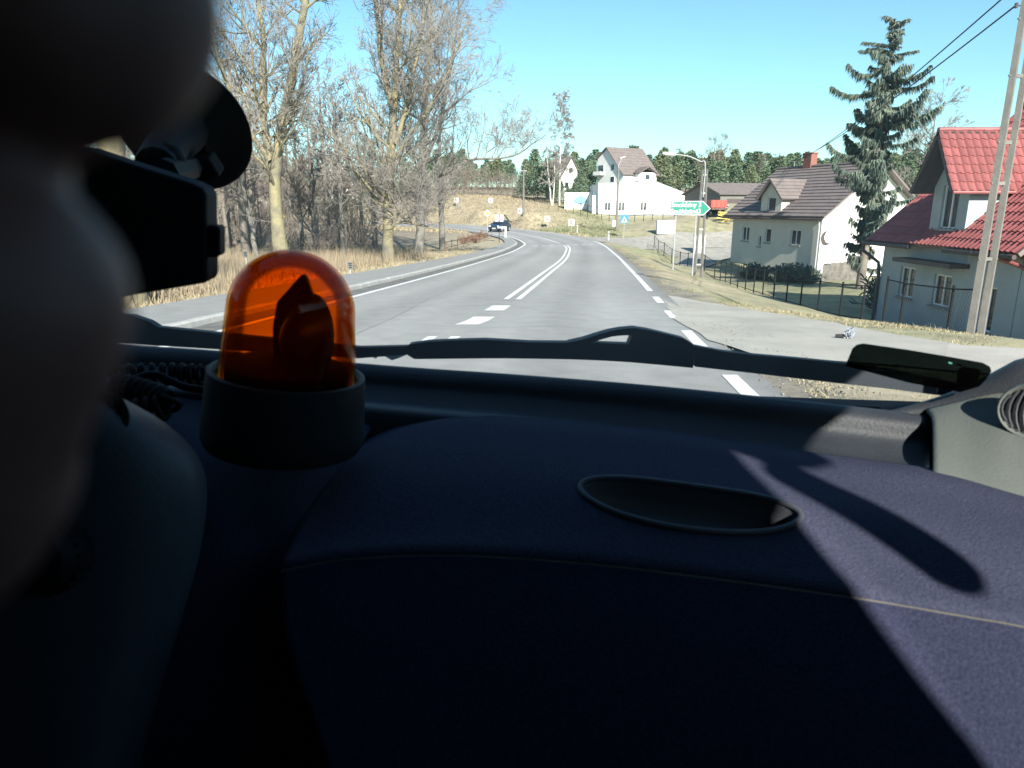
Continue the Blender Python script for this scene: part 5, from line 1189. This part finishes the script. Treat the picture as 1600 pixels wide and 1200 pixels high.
mb = MB(); vbox(mb, LX - .022, LX - .016, .554, .80, BZ + .002, TZ - .002); mb.build('side_window', M['glass'], dL)
def lattice(rows, ku=6, kv=6):
    R = [[P(*c) for c in r] for r in rows]; R = [crs(r, ku) for r in R]
    cols = [crs([r[j] for r in R], kv) for j in range(len(R[0]))]
    return [[cols[j][i] for j in range(len(cols))] for i in range(len(cols[0]))]
def surf(name, rows, m, parent=van, ku=6, kv=6, th=.006, back=True):
    g = lattice(rows, ku, kv); mb = MB(); mb.grid(g); o = mb.build(name, m, parent, smooth=60, fixn=False)
    if th:
        md = o.modifiers.new('thick', 'SOLIDIFY'); md.thickness = th; md.offset = 0
    return o, g
US = [-300, 0, 200, 350, 600, 800, 1000, 1200, 1380, 1452]
rimv = [510, 528, 541, 551, 573, 587, 603, 623, 643, 652]; rimd = [1.14, 1.09, 1.06, 1.04, 1.0, .97, .94, .90, .865, .85]
botv = [585, 600, 612, 626, 650, 668, 692, 720, 744, 752]; botd = [1.0, .96, .94, .92, .88, .86, .835, .80, .77, .755]
def row(f): return [f(i) for i in range(len(US))]
cw, g = surf('cowl_panel', [row(lambda i: (US[i], rimv[i] + 24, rimd[i] + .035)), row(lambda i: (US[i], rimv[i] + 3, rimd[i] + .018)), row(lambda i: (US[i], rimv[i], rimd[i])), row(lambda i: (US[i], rimv[i] + 7, rimd[i] - .012)),
    row(lambda i: (US[i], rimv[i] + 17, rimd[i] - .018)), row(lambda i: (US[i], rimv[i] + .45 * (botv[i] - rimv[i]), rimd[i] - .022)), row(lambda i: (US[i], rimv[i] + .72 * (botv[i] - rimv[i]), rimd[i] - .05)),
    row(lambda i: (US[i], botv[i] - 12, botd[i] + .012)), row(lambda i: (US[i], botv[i] + 6, botd[i])), row(lambda i: (US[i], botv[i] + 60, botd[i] + .01))], M['cowl'], kv=4, th=.004)
# right end cap of the ledge
mb = MB(); e0 = [P(1384, 643, .862), P(1440, 655, .845), P(1452, 664, .838), P(1453, 684, .83), P(1400, 668, .85)]; mb.prism(e0, Vector((0, .03, -.004))); mb.build('ledge_cap', M['trim'], cw, bevel=.003)
UB = [545, 640, 760, 1000, 1200, 1350, 1460, 1600, 1780]
dash, gd = surf('dashboard', [
    [(u, v, d) for u, v, d in zip(UB, [705, 668, 655, 676, 704, 724, 740, 775, 820], [.86, .88, .88, .85, .82, .79, .77, .74, .70])],
    [(u, v, d) for u, v, d in zip(UB, [725, 680, 668, 690, 716, 735, 751, 788, 835], [.80, .825, .825, .79, .765, .74, .72, .69, .66])],
    [(u, v, d) for u, v, d in zip([512, 610, 740, 980, 1170, 1345, 1462, 1600, 1775], [765, 715, 700, 716, 741, 764, 781, 815, 860], [.745, .768, .77, .744, .718, .694, .68, .65, .62])],
    [(u, v, d) for u, v, d in zip([478, 580, 725, 955, 1145, 1342, 1465, 1600, 1770], [815, 770, 755, 762, 785, 811, 830, 860, 900], [.69, .70, .703, .685, .66, .637, .624, .60, .575])],
    [(u, v, d) for u, v, d in zip([455, 555, 708, 925, 1120, 1340, 1468, 1600, 1765], [862, 838, 828, 836, 859, 890, 910, 935, 972], [.635, .64, .642, .63, .612, .588, .574, .557, .54])],
    [(u, v, d) for u, v, d in zip([443, 543, 702, 903, 1103, 1340, 1470, 1600, 1760], [884, 867, 860, 872, 895, 928, 950, 973, 1008], [.612, .615, .616, .607, .592, .568, .553, .537, .522])],
    [(u, v, d) for u, v, d in zip([441, 541, 700, 900, 1100, 1340, 1470, 1600, 1760], [890, 873, 866, 878, 901, 934, 956, 979, 1014], [.622, .625, .626, .617, .602, .578, .563, .547, .532])]], M['fabric'], ku=10, kv=10, th=0)
# a real opening for the grab recess
def proj(p): v = Vector(p) - Vector((0, 0, CZ)); d = v.y * cp - v.z * sp; return CX + FPX * v.x / d, CY - FPX * (v.z * cp + v.y * sp) / d, d
EC, EA, EB, ET = (1078, 794), 174, 34, math.atan2(48, 345)
def ell(u, v, k=1): 
    du, dv = u - EC[0], v - EC[1]; a = du * math.cos(ET) + dv * math.sin(ET); b = -du * math.sin(ET) + dv * math.cos(ET); b += 9 * (a / EA) ** 2 - 5
    return (abs(a) / (EA * k)) ** 2.4 + (abs(b) / (EB * k)) ** 2
me = dash.data; bm = bmesh.new(); bm.from_mesh(me)
bmesh.ops.subdivide_edges(bm, edges=[e for e in bm.edges if 880 < proj(e.verts[0].co)[0] < 1270 and 730 < proj(e.verts[0].co)[1] < 850], cuts=3, use_grid_fill=True)
bm.faces.ensure_lookup_table(); fl = [(proj(f.calc_center_median())) for f in bm.faces]
near = [(u, v, d) for u, v, d in fl if 860 < u < 1290 and 720 < v < 860]
bmesh.ops.delete(bm, geom=[f for f, (u, v, d) in zip(bm.faces, fl) if ell(u, v, 1.0) < 1], context='FACES'); bm.to_mesh(me); bm.free()
md = dash.modifiers.new('thick', 'SOLIDIFY'); md.thickness = .005; md.offset = -1
na = np.array(near)
def pad_d(u, v): w = np.exp(-((na[:, 0]-u)**2 + (na[:, 1]-v)**2) / 200); return float((w * na[:, 2]).sum() / w.sum())
loops = []; nE = 72
for k, dz in ((1.0, .004), (.97, -.001), (.94, -.012), (.84, -.022), (.5, -.027), (.05, -.028)):
    L = []
    for j in range(nE):
        t = 2 * math.pi * j / nE; ct, st = math.cos(t), math.sin(t)
        a = EA * k * math.copysign(abs(ct) ** (1/1.2), ct); b = EB * k * st - (9 * (a / EA) ** 2 - 5)
        u, v = EC[0] + a * math.cos(ET) - b * math.sin(ET), EC[1] + a * math.sin(ET) + b * math.cos(ET)
        L.append(P(u, v, pad_d(u, v) - (.004 if k > .96 else 0)) + Vector((0, .010, 1)) * dz)
    loops.append(L + [L[0]])
mb = MB(); mb.grid(loops); rc = mb.build('grab_recess', M['cluster'], dash, smooth=60, fixn=False)
mb = MB(); mb.tube(loops[0], .0030, 8, caps=False); mb.build('recess_rim', M['cluster'], dash, smooth=60)
# glove box below the seam, beige strip in the seam
def sh_(v, f=0): return v
gu = [441, 541, 700, 900, 1100, 1340, 1470, 1600, 1760]; gv = [890, 873, 866, 878, 901, 934, 956, 979, 1014]; gdp = [.606, .609, .610, .601, .586, .562, .547, .531, .516]
gl_cols = list(zip(gu, gv, gdp))
glove, _ = surf('glovebox', [[(u, v + 3, d + .012) for u, v, d in gl_cols], [(u, v + 7, d + .001) for u, v, d in gl_cols], [(u, v + 16, d - .002) for u, v, d in gl_cols],
    [(u + (8 if i == 0 else 0), v + 110, d - .028) for i, (u, v, d) in enumerate(gl_cols)], [(u + (50 - i * 6 if i < 8 else 0), v + 240, d - .060) for i, (u, v, d) in enumerate(gl_cols)], [(u + (110 - i * 13 if i < 8 else 0), v + 420, d - .098) for i, (u, v, d) in enumerate(gl_cols)]], M['fabric_shaded'], ku=8)
mb = MB(); sp_pts = crs([P(u, v + 3.5, d + .0022) for u, v, d in gl_cols], 8); mb.tube(sp_pts, .0027, 6); mb.build('seam_strip', M['beige'], glove, smooth=60)
mb = MB(); q = P(1155, 1212, .52); mb.lathe([(0, -.006), (.016, -.005), (.019, .002), (.015, .009), (0, .011)], q, 20, Matrix.Rotation(math.radians(70), 3, 'X')); mb.build('latch', M['cowl'], glove, smooth=50)
# centre part of the dash, under the beacon
ctr_, _ = surf('centre_console', [[(u, v, d) for u, v, d in zip([60, 190, 330, 450, 580], [590, 606, 622, 640, 668], [1.0, .96, .94, .92, .88])],
    [(u, v, d) for u, v, d in zip([60, 190, 320, 445, 555], [650, 660, 668, 680, 712], [.86, .85, .85, .84, .82])],
    [(u, v, d) for u, v, d in zip([60, 190, 315, 430, 520], [722, 722, 724, 740, 772], [.77, .765, .765, .76, .742])],
    [(u, v, d) for u, v, d in zip([80, 200, 320, 410, 475], [800, 800, 805, 830, 862], [.70, .70, .70, .69, .655])],
    [(u, v, d) for u, v, d in zip([90, 210, 330, 410, 462], [900, 900, 905, 925, 950], [.665, .665, .665, .655, .635])],
    [(u, v, d) for u, v, d in zip([150, 260, 360, 450, 520], [1100, 1100, 1105, 1120, 1140], [.66, .66, .66, .65, .64])],
    [(u, v, d) for u, v, d in zip([200, 300, 420, 540, 640], [1350, 1350, 1350, 1350, 1350], [.67, .67, .67, .66, .65])]], M['fabric'], th=.006)
# instrument housing on the left
ed = [(150, 606), (215, 638), (262, 668), (303, 710), (319, 765), (308, 860), (278, 970), (243, 1085), (210, 1210), (185, 1340)]
rows = []
for i, (u, v) in enumerate(ed):
    b = max(0, 60 - i * 40)
    rows.append([(-260, v + 20 - b * 0, .52), (u * .2 - 60, v - 2, .505), (u * .62, v - 3, .515), (u - 26, v - 2, .545), (u - 5, v, .575), (u, v + 2, .61), (u - 14, v + 6, .72)])
ins, _ = surf('instrument_housing', rows, M['cluster'], th=.004)
mb = MB(); q = P(78, 872, .492); Rk = Matrix.Rotation(math.radians(75), 3, 'X') @ Matrix.Rotation(math.radians(8), 3, 'Z'); mb.lathe([(0, -.02), (.021, -.02), (.024, -.01), (.024, .008), (.019, .016), (.0, .018)], q, 30, Rk); kn = mb.build('knob', M['black'], ins, smooth=40)
for k in range(20):
    t = 6.283 * k / 20; mb = MB(); mb.box(q + Rk @ Vector((.0245*math.cos(t), .0245*math.sin(t), -.002)), (.003, .003, .018), Rk); 
    mb.build('rib', M['black'], kn)
mb = MB(); q = P(150, 662, .528); Rv = Matrix.Rotation(math.radians(62), 3, 'X'); mb.lathe([(.020, -.002), (.026, .0), (.028, .006), (.024, .007), (.021, .002)], q, 28, Rv); vt = mb.build('air_vent', M['black'], ins, smooth=40)
for k in range(-3, 4): mb = MB(); w = math.sqrt(max(.0001, .021**2 - (k*.006)**2)); mb.box(q + Rv @ Vector((0, k*.006, .003)), (2*w, .0016, .006), Rv); mb.build('slat', M['black'], vt)
# right end: pillar trim with round vent, pillar
trim, gt = surf('pillar_trim', [[(1446, 641, .85), (1500, 628, .83), (1560, 612, .81), (1620, 594, .79), (1780, 540, .73)], [(1456, 656, .822), (1505, 650, .81), (1560, 645, .79), (1620, 640, .77), (1780, 610, .71)],
    [(1458, 700, .775), (1510, 702, .765), (1560, 705, .75), (1620, 710, .735), (1780, 710, .69)], [(1458, 752, .735), (1510, 764, .725), (1560, 778, .71), (1620, 795, .695), (1780, 840, .665)], [(1458, 775, .74), (1510, 790, .73), (1560, 805, .715), (1620, 822, .70), (1780, 868, .67)]], M['trim'], th=.004)
mb = MB(); q = P(1610, 642, .752); nv = (Vector((0, 0, CZ)) - q).normalized(); Rv = nv.to_track_quat('Z', 'Y').to_matrix()
mb.lathe([(.021, -.012), (.0255, .0), (.029, .002), (.0305, -.002), (.030, -.008)], q, 32, Rv); av = mb.build('air_vent', M['trim'], trim, smooth=40)
mb = MB(); mb.lathe([(0, .0), (.0255, .001)], q - nv * .004, 24, Rv); mb.build('vent_well', M['black'], av)
for k in range(-3, 4): 
    w = math.sqrt(max(.00001, .0245**2 - (k*.0065)**2)); pts = [q + Rv @ Vector((k*.0065 - .006*(1 - (s)**2), s*w, .0015)) for s in (-1, -.6, -.2, .2, .6, 1)]
    mb = MB(); mb.tube(pts, .0012, 5); mb.build('slat', M['cluster'], av)
mb = MB(); mb.tube(crs([P(1360, 657, .875), P(1440, 643, .86), P(1510, 626, .84), P(1600, 590, .805), P(1760, 505, .74), VV(.65, .66, .42), VV(.64, HY - .01, RZ_ - .01)], 6), [.006 + .0009 * min(i, 22) for i in range(37)], 10); mb.build('windscreen_pillar', M['cowl'], van, smooth=60)
mb = MB(); mb.tube([P(-320, 520, 1.14), VV(-1.2, .86, .2), VV(-1.18, HY - .01, RZ_ - .01)], [.03, .035, .04], 10); mb.build('windscreen_pillar', M['cowl'], van, smooth=60)
mb = MB(); mb.prism([P(1380, 640, .90), P(1470, 630, .88), P(1475, 790, .80), P(1380, 760, .80)], Vector((0, .01, 0))); mb.build('seal', M['black'], trim)
for x0, x1 in ((-1.05, -.30), (-.22, .56)):   # unseen visors added folded down to cut sky light in the cab
    mb = MB(); q = [VV(x0, HY - .03, RZ_ - .01), VV(x1, HY - .03, RZ_ - .01), VV(x1, HY - .01, RZ_ - .16), VV(x0, HY - .01, RZ_ - .16)]; mb.prism(q, hy * -.018); mb.build('sky_block_visor', M['liner'], van, bevel=.006)
# windscreen
bot = crs([P(u, v + 6, d + .022) for u, v, d in zip(US, rimv, rimd)], 3)
rows = []
for k in range(9):
    t = k / 8; r = []
    for i, p in enumerate(bot):
        x = (p - Vector((0, 0, CZ))).dot(hx); topx = x * 1.0; tp_ = VV(max(min(topx, .62), LX), HY - .01 - .02 * (x / .9) ** 2, RZ_ - .003)
        q = p.lerp(tp_, t); q.y += .035 * math.sin(math.pi * t); r.append(q)
    rows.append(r)
mb = MB(); mb.grid(rows); ws = mb.build('windscreen', M['screen'], van, smooth=80, fixn=False); md = ws.modifiers.new('thick', 'SOLIDIFY'); md.thickness = .004; md.offset = 1
# wipers, outside the glass
def poly_prism(mb, pts, depth): q = [P(*p) for p in pts]; mb.prism(q, Vector((0, depth, 0)))
def loft_bar(name, top, bottom, m, parent, depth=.016):
    mb = MB(); n = len(top)
    for (a, b), (c, d) in zip(zip(top[:-1], top[1:]), zip(bottom[:-1], bottom[1:])): poly_prism(mb, [a, b, d, c], depth)
    return mb.build(name, m, parent)
def wd_(u): return float(np.interp(u, [150, 640, 1090, 1540], [1.17, 1.12, 1.055, .945]))
T_ = lambda L: [(u, v, wd_(u)) for u, v in L]
wb_ = loft_bar('wiper', T_([(1084, 540), (1130, 549), (1180, 555), (1250, 561), (1320, 568), (1400, 580), (1470, 595), (1530, 606)]), T_([(1086, 573), (1130, 578), (1180, 583.5), (1250, 592), (1320, 600), (1400, 609), (1470, 618), (1530, 626)]), M['wiper'], van)
loft_bar('wiper_blade', T_([(634, 545), (640, 538), (669, 534), (715, 532), (758, 531), (795, 533), (830, 535), (890, 535.5), (932, 536), (984, 538), (1040, 541), (1083, 545)]), T_([(634, 553), (647, 561), (669, 561), (715, 560.5), (758, 560), (795, 560), (830, 560.5), (890, 561.5), (932, 563), (984, 566), (1040, 571), (1083, 575)]), M['wiper'], wb_, .02)
loft_bar('wiper_hinge', T_([(888, 535.2), (912, 530), (932, 523.5), (953, 517.5), (972, 514), (992, 512.5), (1015, 516), (1040, 522), (1070, 529.5), (1082, 537), (1087, 553)]), T_([(905, 538), (920, 537), (938, 531), (956, 526), (974, 524), (988, 524), (982, 539), (1040, 542), (1070, 545), (1080, 546), (1084, 556)]), M['wiper'], wb_, .024)
lw = loft_bar('wiper', T_([(60, 486), (150, 489), (205, 493), (232, 502), (246, 511), (360, 523), (470, 534), (560, 543), (650, 541)]), T_([(60, 530), (150, 534), (205, 537), (232, 539), (246, 540), (360, 547), (470, 554), (560, 560), (650, 553)]), M['wiper'], van)
mb = MB(); poly_prism(mb, T_([(566, 546), (600, 543), (632, 545), (638, 553), (622, 560), (612, 563), (600, 556), (590, 553), (588, 560), (584, 560), (584, 551), (566, 549)]), .01); mb.build('wiper_bracket', M['metal_grey'], lw)
# smoked ticket pocket on the screen
pk_ = [(1322, 572), (1333, 545), (1340, 539), (1350, 537), (1420, 547), (1480, 557), (1536, 567), (1547, 573), (1549, 580), (1541, 593), (1530, 604), (1500, 613), (1420, 598)]
mb = MB(); q = [P(u, v, float(np.interp(u, [1320, 1550], [.845, .80]))) for u, v in pk_]; mb.prism(q, Vector((0, .002, 0))); tk = mb.build('ticket_pocket', M['pocket'], ws)
mb = MB(); q = [P(u, v, float(np.interp(u, [1320, 1550], [.8475, .8025]))) for u, v in [(1498, 578), (1506, 573), (1530, 577), (1533, 583), (1522, 604), (1494, 606)]]; mb.prism(q, Vector((0, .0015, 0))); mb.build('pocket_clip', M['black'], tk)
mb = MB()
for (u0, v0, u1, v1) in ((1482, 565.5, 1490, 567), (1492, 567.5, 1503, 569.5)): q = [P(u, v, .812) for u, v in ((u0, v0), (u1, v1), (u1, v1 + 2.4), (u0, v0 + 2.4))]; mb.prism(q, Vector((0, .001, 0)))
mb.build('green_print', M['sign_green'], tk)
# unseen rod added only to cast the dark band across the dash
QS = [(Vector((.377, .499, 1.22)), .98), (Vector((.359, .537, 1.232)), 1.04), (Vector((.332, .579, 1.245)), 1.13), (Vector((.304, .624, 1.252)), 1.22), (Vector((.285, .66, 1.256)), 1.34)]
gp_ = crs([q + sun_dir * t for q, t in QS], 5); mb = MB(); mb.tube(gp_, [.004, .014, .020, .0225, .0235] + [.0235] * (len(gp_) - 5), 12); ROD = mb.build('shadow_rod', M['black'], van, smooth=60)

# ------------------------------------------------------------------ things in the cab
# orange beacon
bb = P(444, 684, .742); bc = thing('rotating_beacon', 'orange rotating warning beacon with black rubber base on the dashboard', 'beacon', bb)
Rb = Matrix.Rotation(math.radians(8.0), 3, 'Y')
mb = MB(); mb.lathe([(.0, -.004), (.081, -.004), (.0835, .003), (.083, .015), (.0805, .056), (.0795, .068), (.079, .073), (.0745, .074), (.0705, .071), (.0705, .064), (.0, .064)], bb, 56, Rb); mb.build('rubber_base', mat('black_rubber', (.010, .011, .013), .6, .2, 20, .05, 200, spec=.3), bc, smooth=40)
def dome(k): 
    r0 = .0690 - k; pr = [(r0, .066), (r0 - .001, .085), (r0 - .003, .110), (r0 - .0055, .136)]
    for j in range(1, 13): a = math.pi / 2 * j / 12; pr.append(((r0 - .0055) * math.cos(a), .136 + (r0 - .005) * math.sin(a) * 1.0))
    return pr
mb = MB(); mb.lathe(dome(0), bb, 56, Rb); mb.lathe(dome(.003)[::-1], bb, 56, Rb); mb.build('amber_dome', M['amber'], bc, smooth=60, fixn=True)
mb = MB(); mb.lathe([(0, .065), (.062, .065), (.062, .080), (.05, .085), (.02, .087), (0, .087)], bb, 32, Rb); mb.build('rotor_plate', M['black'], bc, smooth=40)
Rr = Rb @ Matrix.Rotation(math.radians(-28), 3, 'Z')
mb = MB(); pr = [(.001 + .029 * (k / 8) ** .55, .040 * (k / 8) ** 1.1) for k in range(9)]; Sq = Matrix.Diagonal((1, 1.55, 1))
mb.lathe(pr, bb + Rb @ Vector((.002, -.030, .112)), 24, Rr @ Matrix.Rotation(math.radians(-90), 3, 'X') @ Sq); rfl = mb.build('reflector', M['chrome'], bc, smooth=60, fixn=False); md = rfl.modifiers.new('t', 'SOLIDIFY'); md.thickness = .0015
mb = MB(); mb.prism([bb + Rb @ Vector((x, -.004, z)) for x, z in ((-.016, .086), (.026, .086), (.029, .12), (.027, .145), (.020, .158), (.013, .174), (.009, .178), (.004, .172), (-.006, .158), (-.015, .146), (-.018, .12))], Rb @ Vector((0, .010, 0))); mb.build('reflector_bracket', mat('burnt_plastic', (.05, .03, .025), .6, .3, 30), bc, bevel=.002)
mb = MB(); mb.lathe([(0, .087), (.006, .089), (.007, .11), (.008, .125), (.004, .138), (0, .14)], bb + Rb @ Vector((.01, .014, 0)), 14, Rb); mb.build('bulb', M['metal_grey'], bc, smooth=60)
# coiled radio cord
cr = thing('coiled_cord', 'dark coiled radio cord lying on the dash left of the beacon', 'cord', P(260, 620, .85))
def helix(path, R, pitch, r):
    base = crs([P(*p) for p in path], 40); L = [0]
    for a, b in zip(base[:-1], base[1:]): L.append(L[-1] + (b - a).length)
    n = int(L[-1] / pitch * 14); xs = np.array(L); B = np.array([tuple(p) for p in base]); out = []
    for i in range(n):
        s = L[-1] * i / n; p = Vector([np.interp(s, xs, B[:, k]) for k in range(3)]); q = Vector([np.interp(s + .003, xs, B[:, k]) for k in range(3)]); t = (q - p)
        t = t.normalized() if t.length > 1e-6 else Vector((1, 0, 0)); a = t.cross(UP).normalized(); b = t.cross(a); w = 2 * math.pi * i / 14
        out.append(p + (a * math.cos(w) + b * math.sin(w)) * R)
    mb = MB(); mb.tube(out, r, 6); return mb
helix([(380, 590, .90), (330, 588, .905), (270, 585, .91), (215, 586, .90), (170, 590, .88)], .0125, .0125, .0036).build('coil', M['black'], cr, smooth=60)
helix([(185, 603, .84), (215, 610, .815), (248, 622, .80), (262, 634, .79), (225, 642, .785), (180, 650, .78)], .013, .0105, .0036).build('coil', M['black'], cr, smooth=60)
mb = MB(); mb.tube(crs([P(195, 612, .83), P(218, 590, .825), P(245, 586, .83), P(270, 597, .83), P(295, 606, .83), P(350, 612, .84)], 6), .0048, 8); mb.build('strand', M['black'], cr, smooth=60)
# navigation device and its screen mount
nd = thing('navigation_device', 'black boxy navigation device hanging from the windscreen mount', 'device', P(250, 360, .60))
mb = MB(); mb.prism([P(u, v, .60) for u, v in ((20, 215), (130, 232), (225, 262), (298, 285), (316, 294), (322, 305), (324, 438), (318, 443), (200, 463), (20, 497))], Vector((-.004, .035, .002))); mb.build('body', M['black'], nd, bevel=.003)
mb = MB(); mb.prism([P(u, v, .602) for u, v in ((323.5, 352), (341, 354), (344, 359), (344, 398), (340, 402), (324, 402))], Vector((-.004, .022, .001))); mb.build('side_button', M['black'], nd, bevel=.002)
sm = thing('suction_mount', 'round black suction mount stuck to the windscreen above the navigation device', 'mount', P(300, 205, .86))
wn = Vector((0, -.87, -.49)).normalized(); Rm_ = wn.to_track_quat('Z', 'Y').to_matrix() @ Matrix.Rotation(.3, 3, 'Z')
mb = MB(); mb.lathe([(0, -.014), (.062, -.014), (.081, -.009), (.083, -.003), (.074, .005), (.052, .015), (.037, .032), (.0, .034)], P(286, 203, .86), 48, Rm_); mb.build('suction_cup', M['black'], sm, smooth=40)
mb = MB(); mb.box(P(318, 262, .80), (.036, .024, .022), Rm_); mb.build('lever', M['black'], sm, bevel=.003)
mb = MB(); mb.tube([P(288, 205, .83), P(264, 228, .76), P(244, 262, .68)], [.027, .022, .020], 12); mb.lathe([(0, -.018), (.013, -.013), (.018, 0), (.013, .013), (0, .018)], P(262, 250, .70), 16); mb.build('ball_arm', M['black'], sm, smooth=60)
mb = MB(); mb.tube([P(296, 262, .78), P(255, 272, .65)], .014, 8); mb.build('clamp', M['black'], sm)
# hand that holds the camera: thumb and fingertip in front of the lens
hd = thing('hand', 'out of focus hand holding the camera with fingertip and thumb close before the lens', 'hand', (-.1, 0, CZ))
def cap(mb, pts, rad, n=20):
    pts = [Vector(p) for p in pts]; t = (pts[-1] - pts[-2]).normalized(); r = rad[-1]; P_ = list(pts[:-1]); R_ = list(rad[:-1])
    for k in range(7): a = math.pi / 2 * k / 6; P_.append(pts[-1] + t * r * math.sin(a)); R_.append(max(r * math.cos(a), 1e-4))
    t0 = (pts[0] - pts[1]).normalized(); r0 = rad[0]; pre = [(pts[0] + t0 * r0 * math.sin(a), max(r0 * math.cos(a), 1e-4)) for a in [math.pi / 2 * k / 6 for k in range(6, 0, -1)]]
    mb.tube([p for p, _ in pre] + P_, [q for _, q in pre] + R_, n)
Hc = lambda x, y, z: Vector((x, y, z + CZ))
mb = MB()
cap(mb, crs([Hc(-.104, .012, .020), Hc(-.086, .036, .052), P(-420, -190, .047), P(-70, -70, .043), P(92, -12, .042)], 4), [.0118 - .0022 * i / 16 for i in range(17)])
cap(mb, crs([Hc(-.108, -.020, -.040), Hc(-.088, .012, -.048), P(-260, 860, .050), P(-132, 660, .046), P(-28, 475, .0435)], 4), [.0125 - .0037 * i / 16 for i in range(17)])
for k, (zz, ln) in enumerate(((.012, .078), (-.006, .074), (-.024, .062))):
    cap(mb, crs([Hc(-.112, -.004, zz), Hc(-.098, -.034, zz + .004), Hc(-.098 + ln * .5, -.046, zz + .004), Hc(-.098 + ln, -.044, zz + .002)], 4), [.0105 - .0022 * i / 12 for i in range(13)])
cap(mb, [Hc(-.112, .004, .012), Hc(-.13, -.02, -.02), Hc(-.15, -.06, -.06)], [.024, .027, .027]); cap(mb, [Hc(-.112, -.004, -.028), Hc(-.128, -.03, -.04), Hc(-.15, -.06, -.06)], [.020, .025, .027])
cap(mb, [Hc(-.15, -.06, -.06), Hc(-.19, -.12, -.13), Hc(-.26, -.24, -.25), Hc(-.30, -.34, -.36)], [.027, .026, .036, .042])
ho = mb.build('hand_skin', M['skin'], hd, smooth=80); md = ho.modifiers.new('remesh', 'REMESH'); md.mode = 'VOXEL'; md.voxel_size = .0016; md.use_smooth_shade = True; md2 = ho.modifiers.new('smooth', 'SMOOTH'); md2.iterations = 4
mb = MB(); mb.tube([Hc(-.232, -.195, -.205), Hc(-.262, -.245, -.255), Hc(-.31, -.36, -.38), Hc(-.38, -.55, -.55)], [.046, .05, .055, .06], 20); mb.build('sleeve', M['sleeve'], hd, smooth=60)
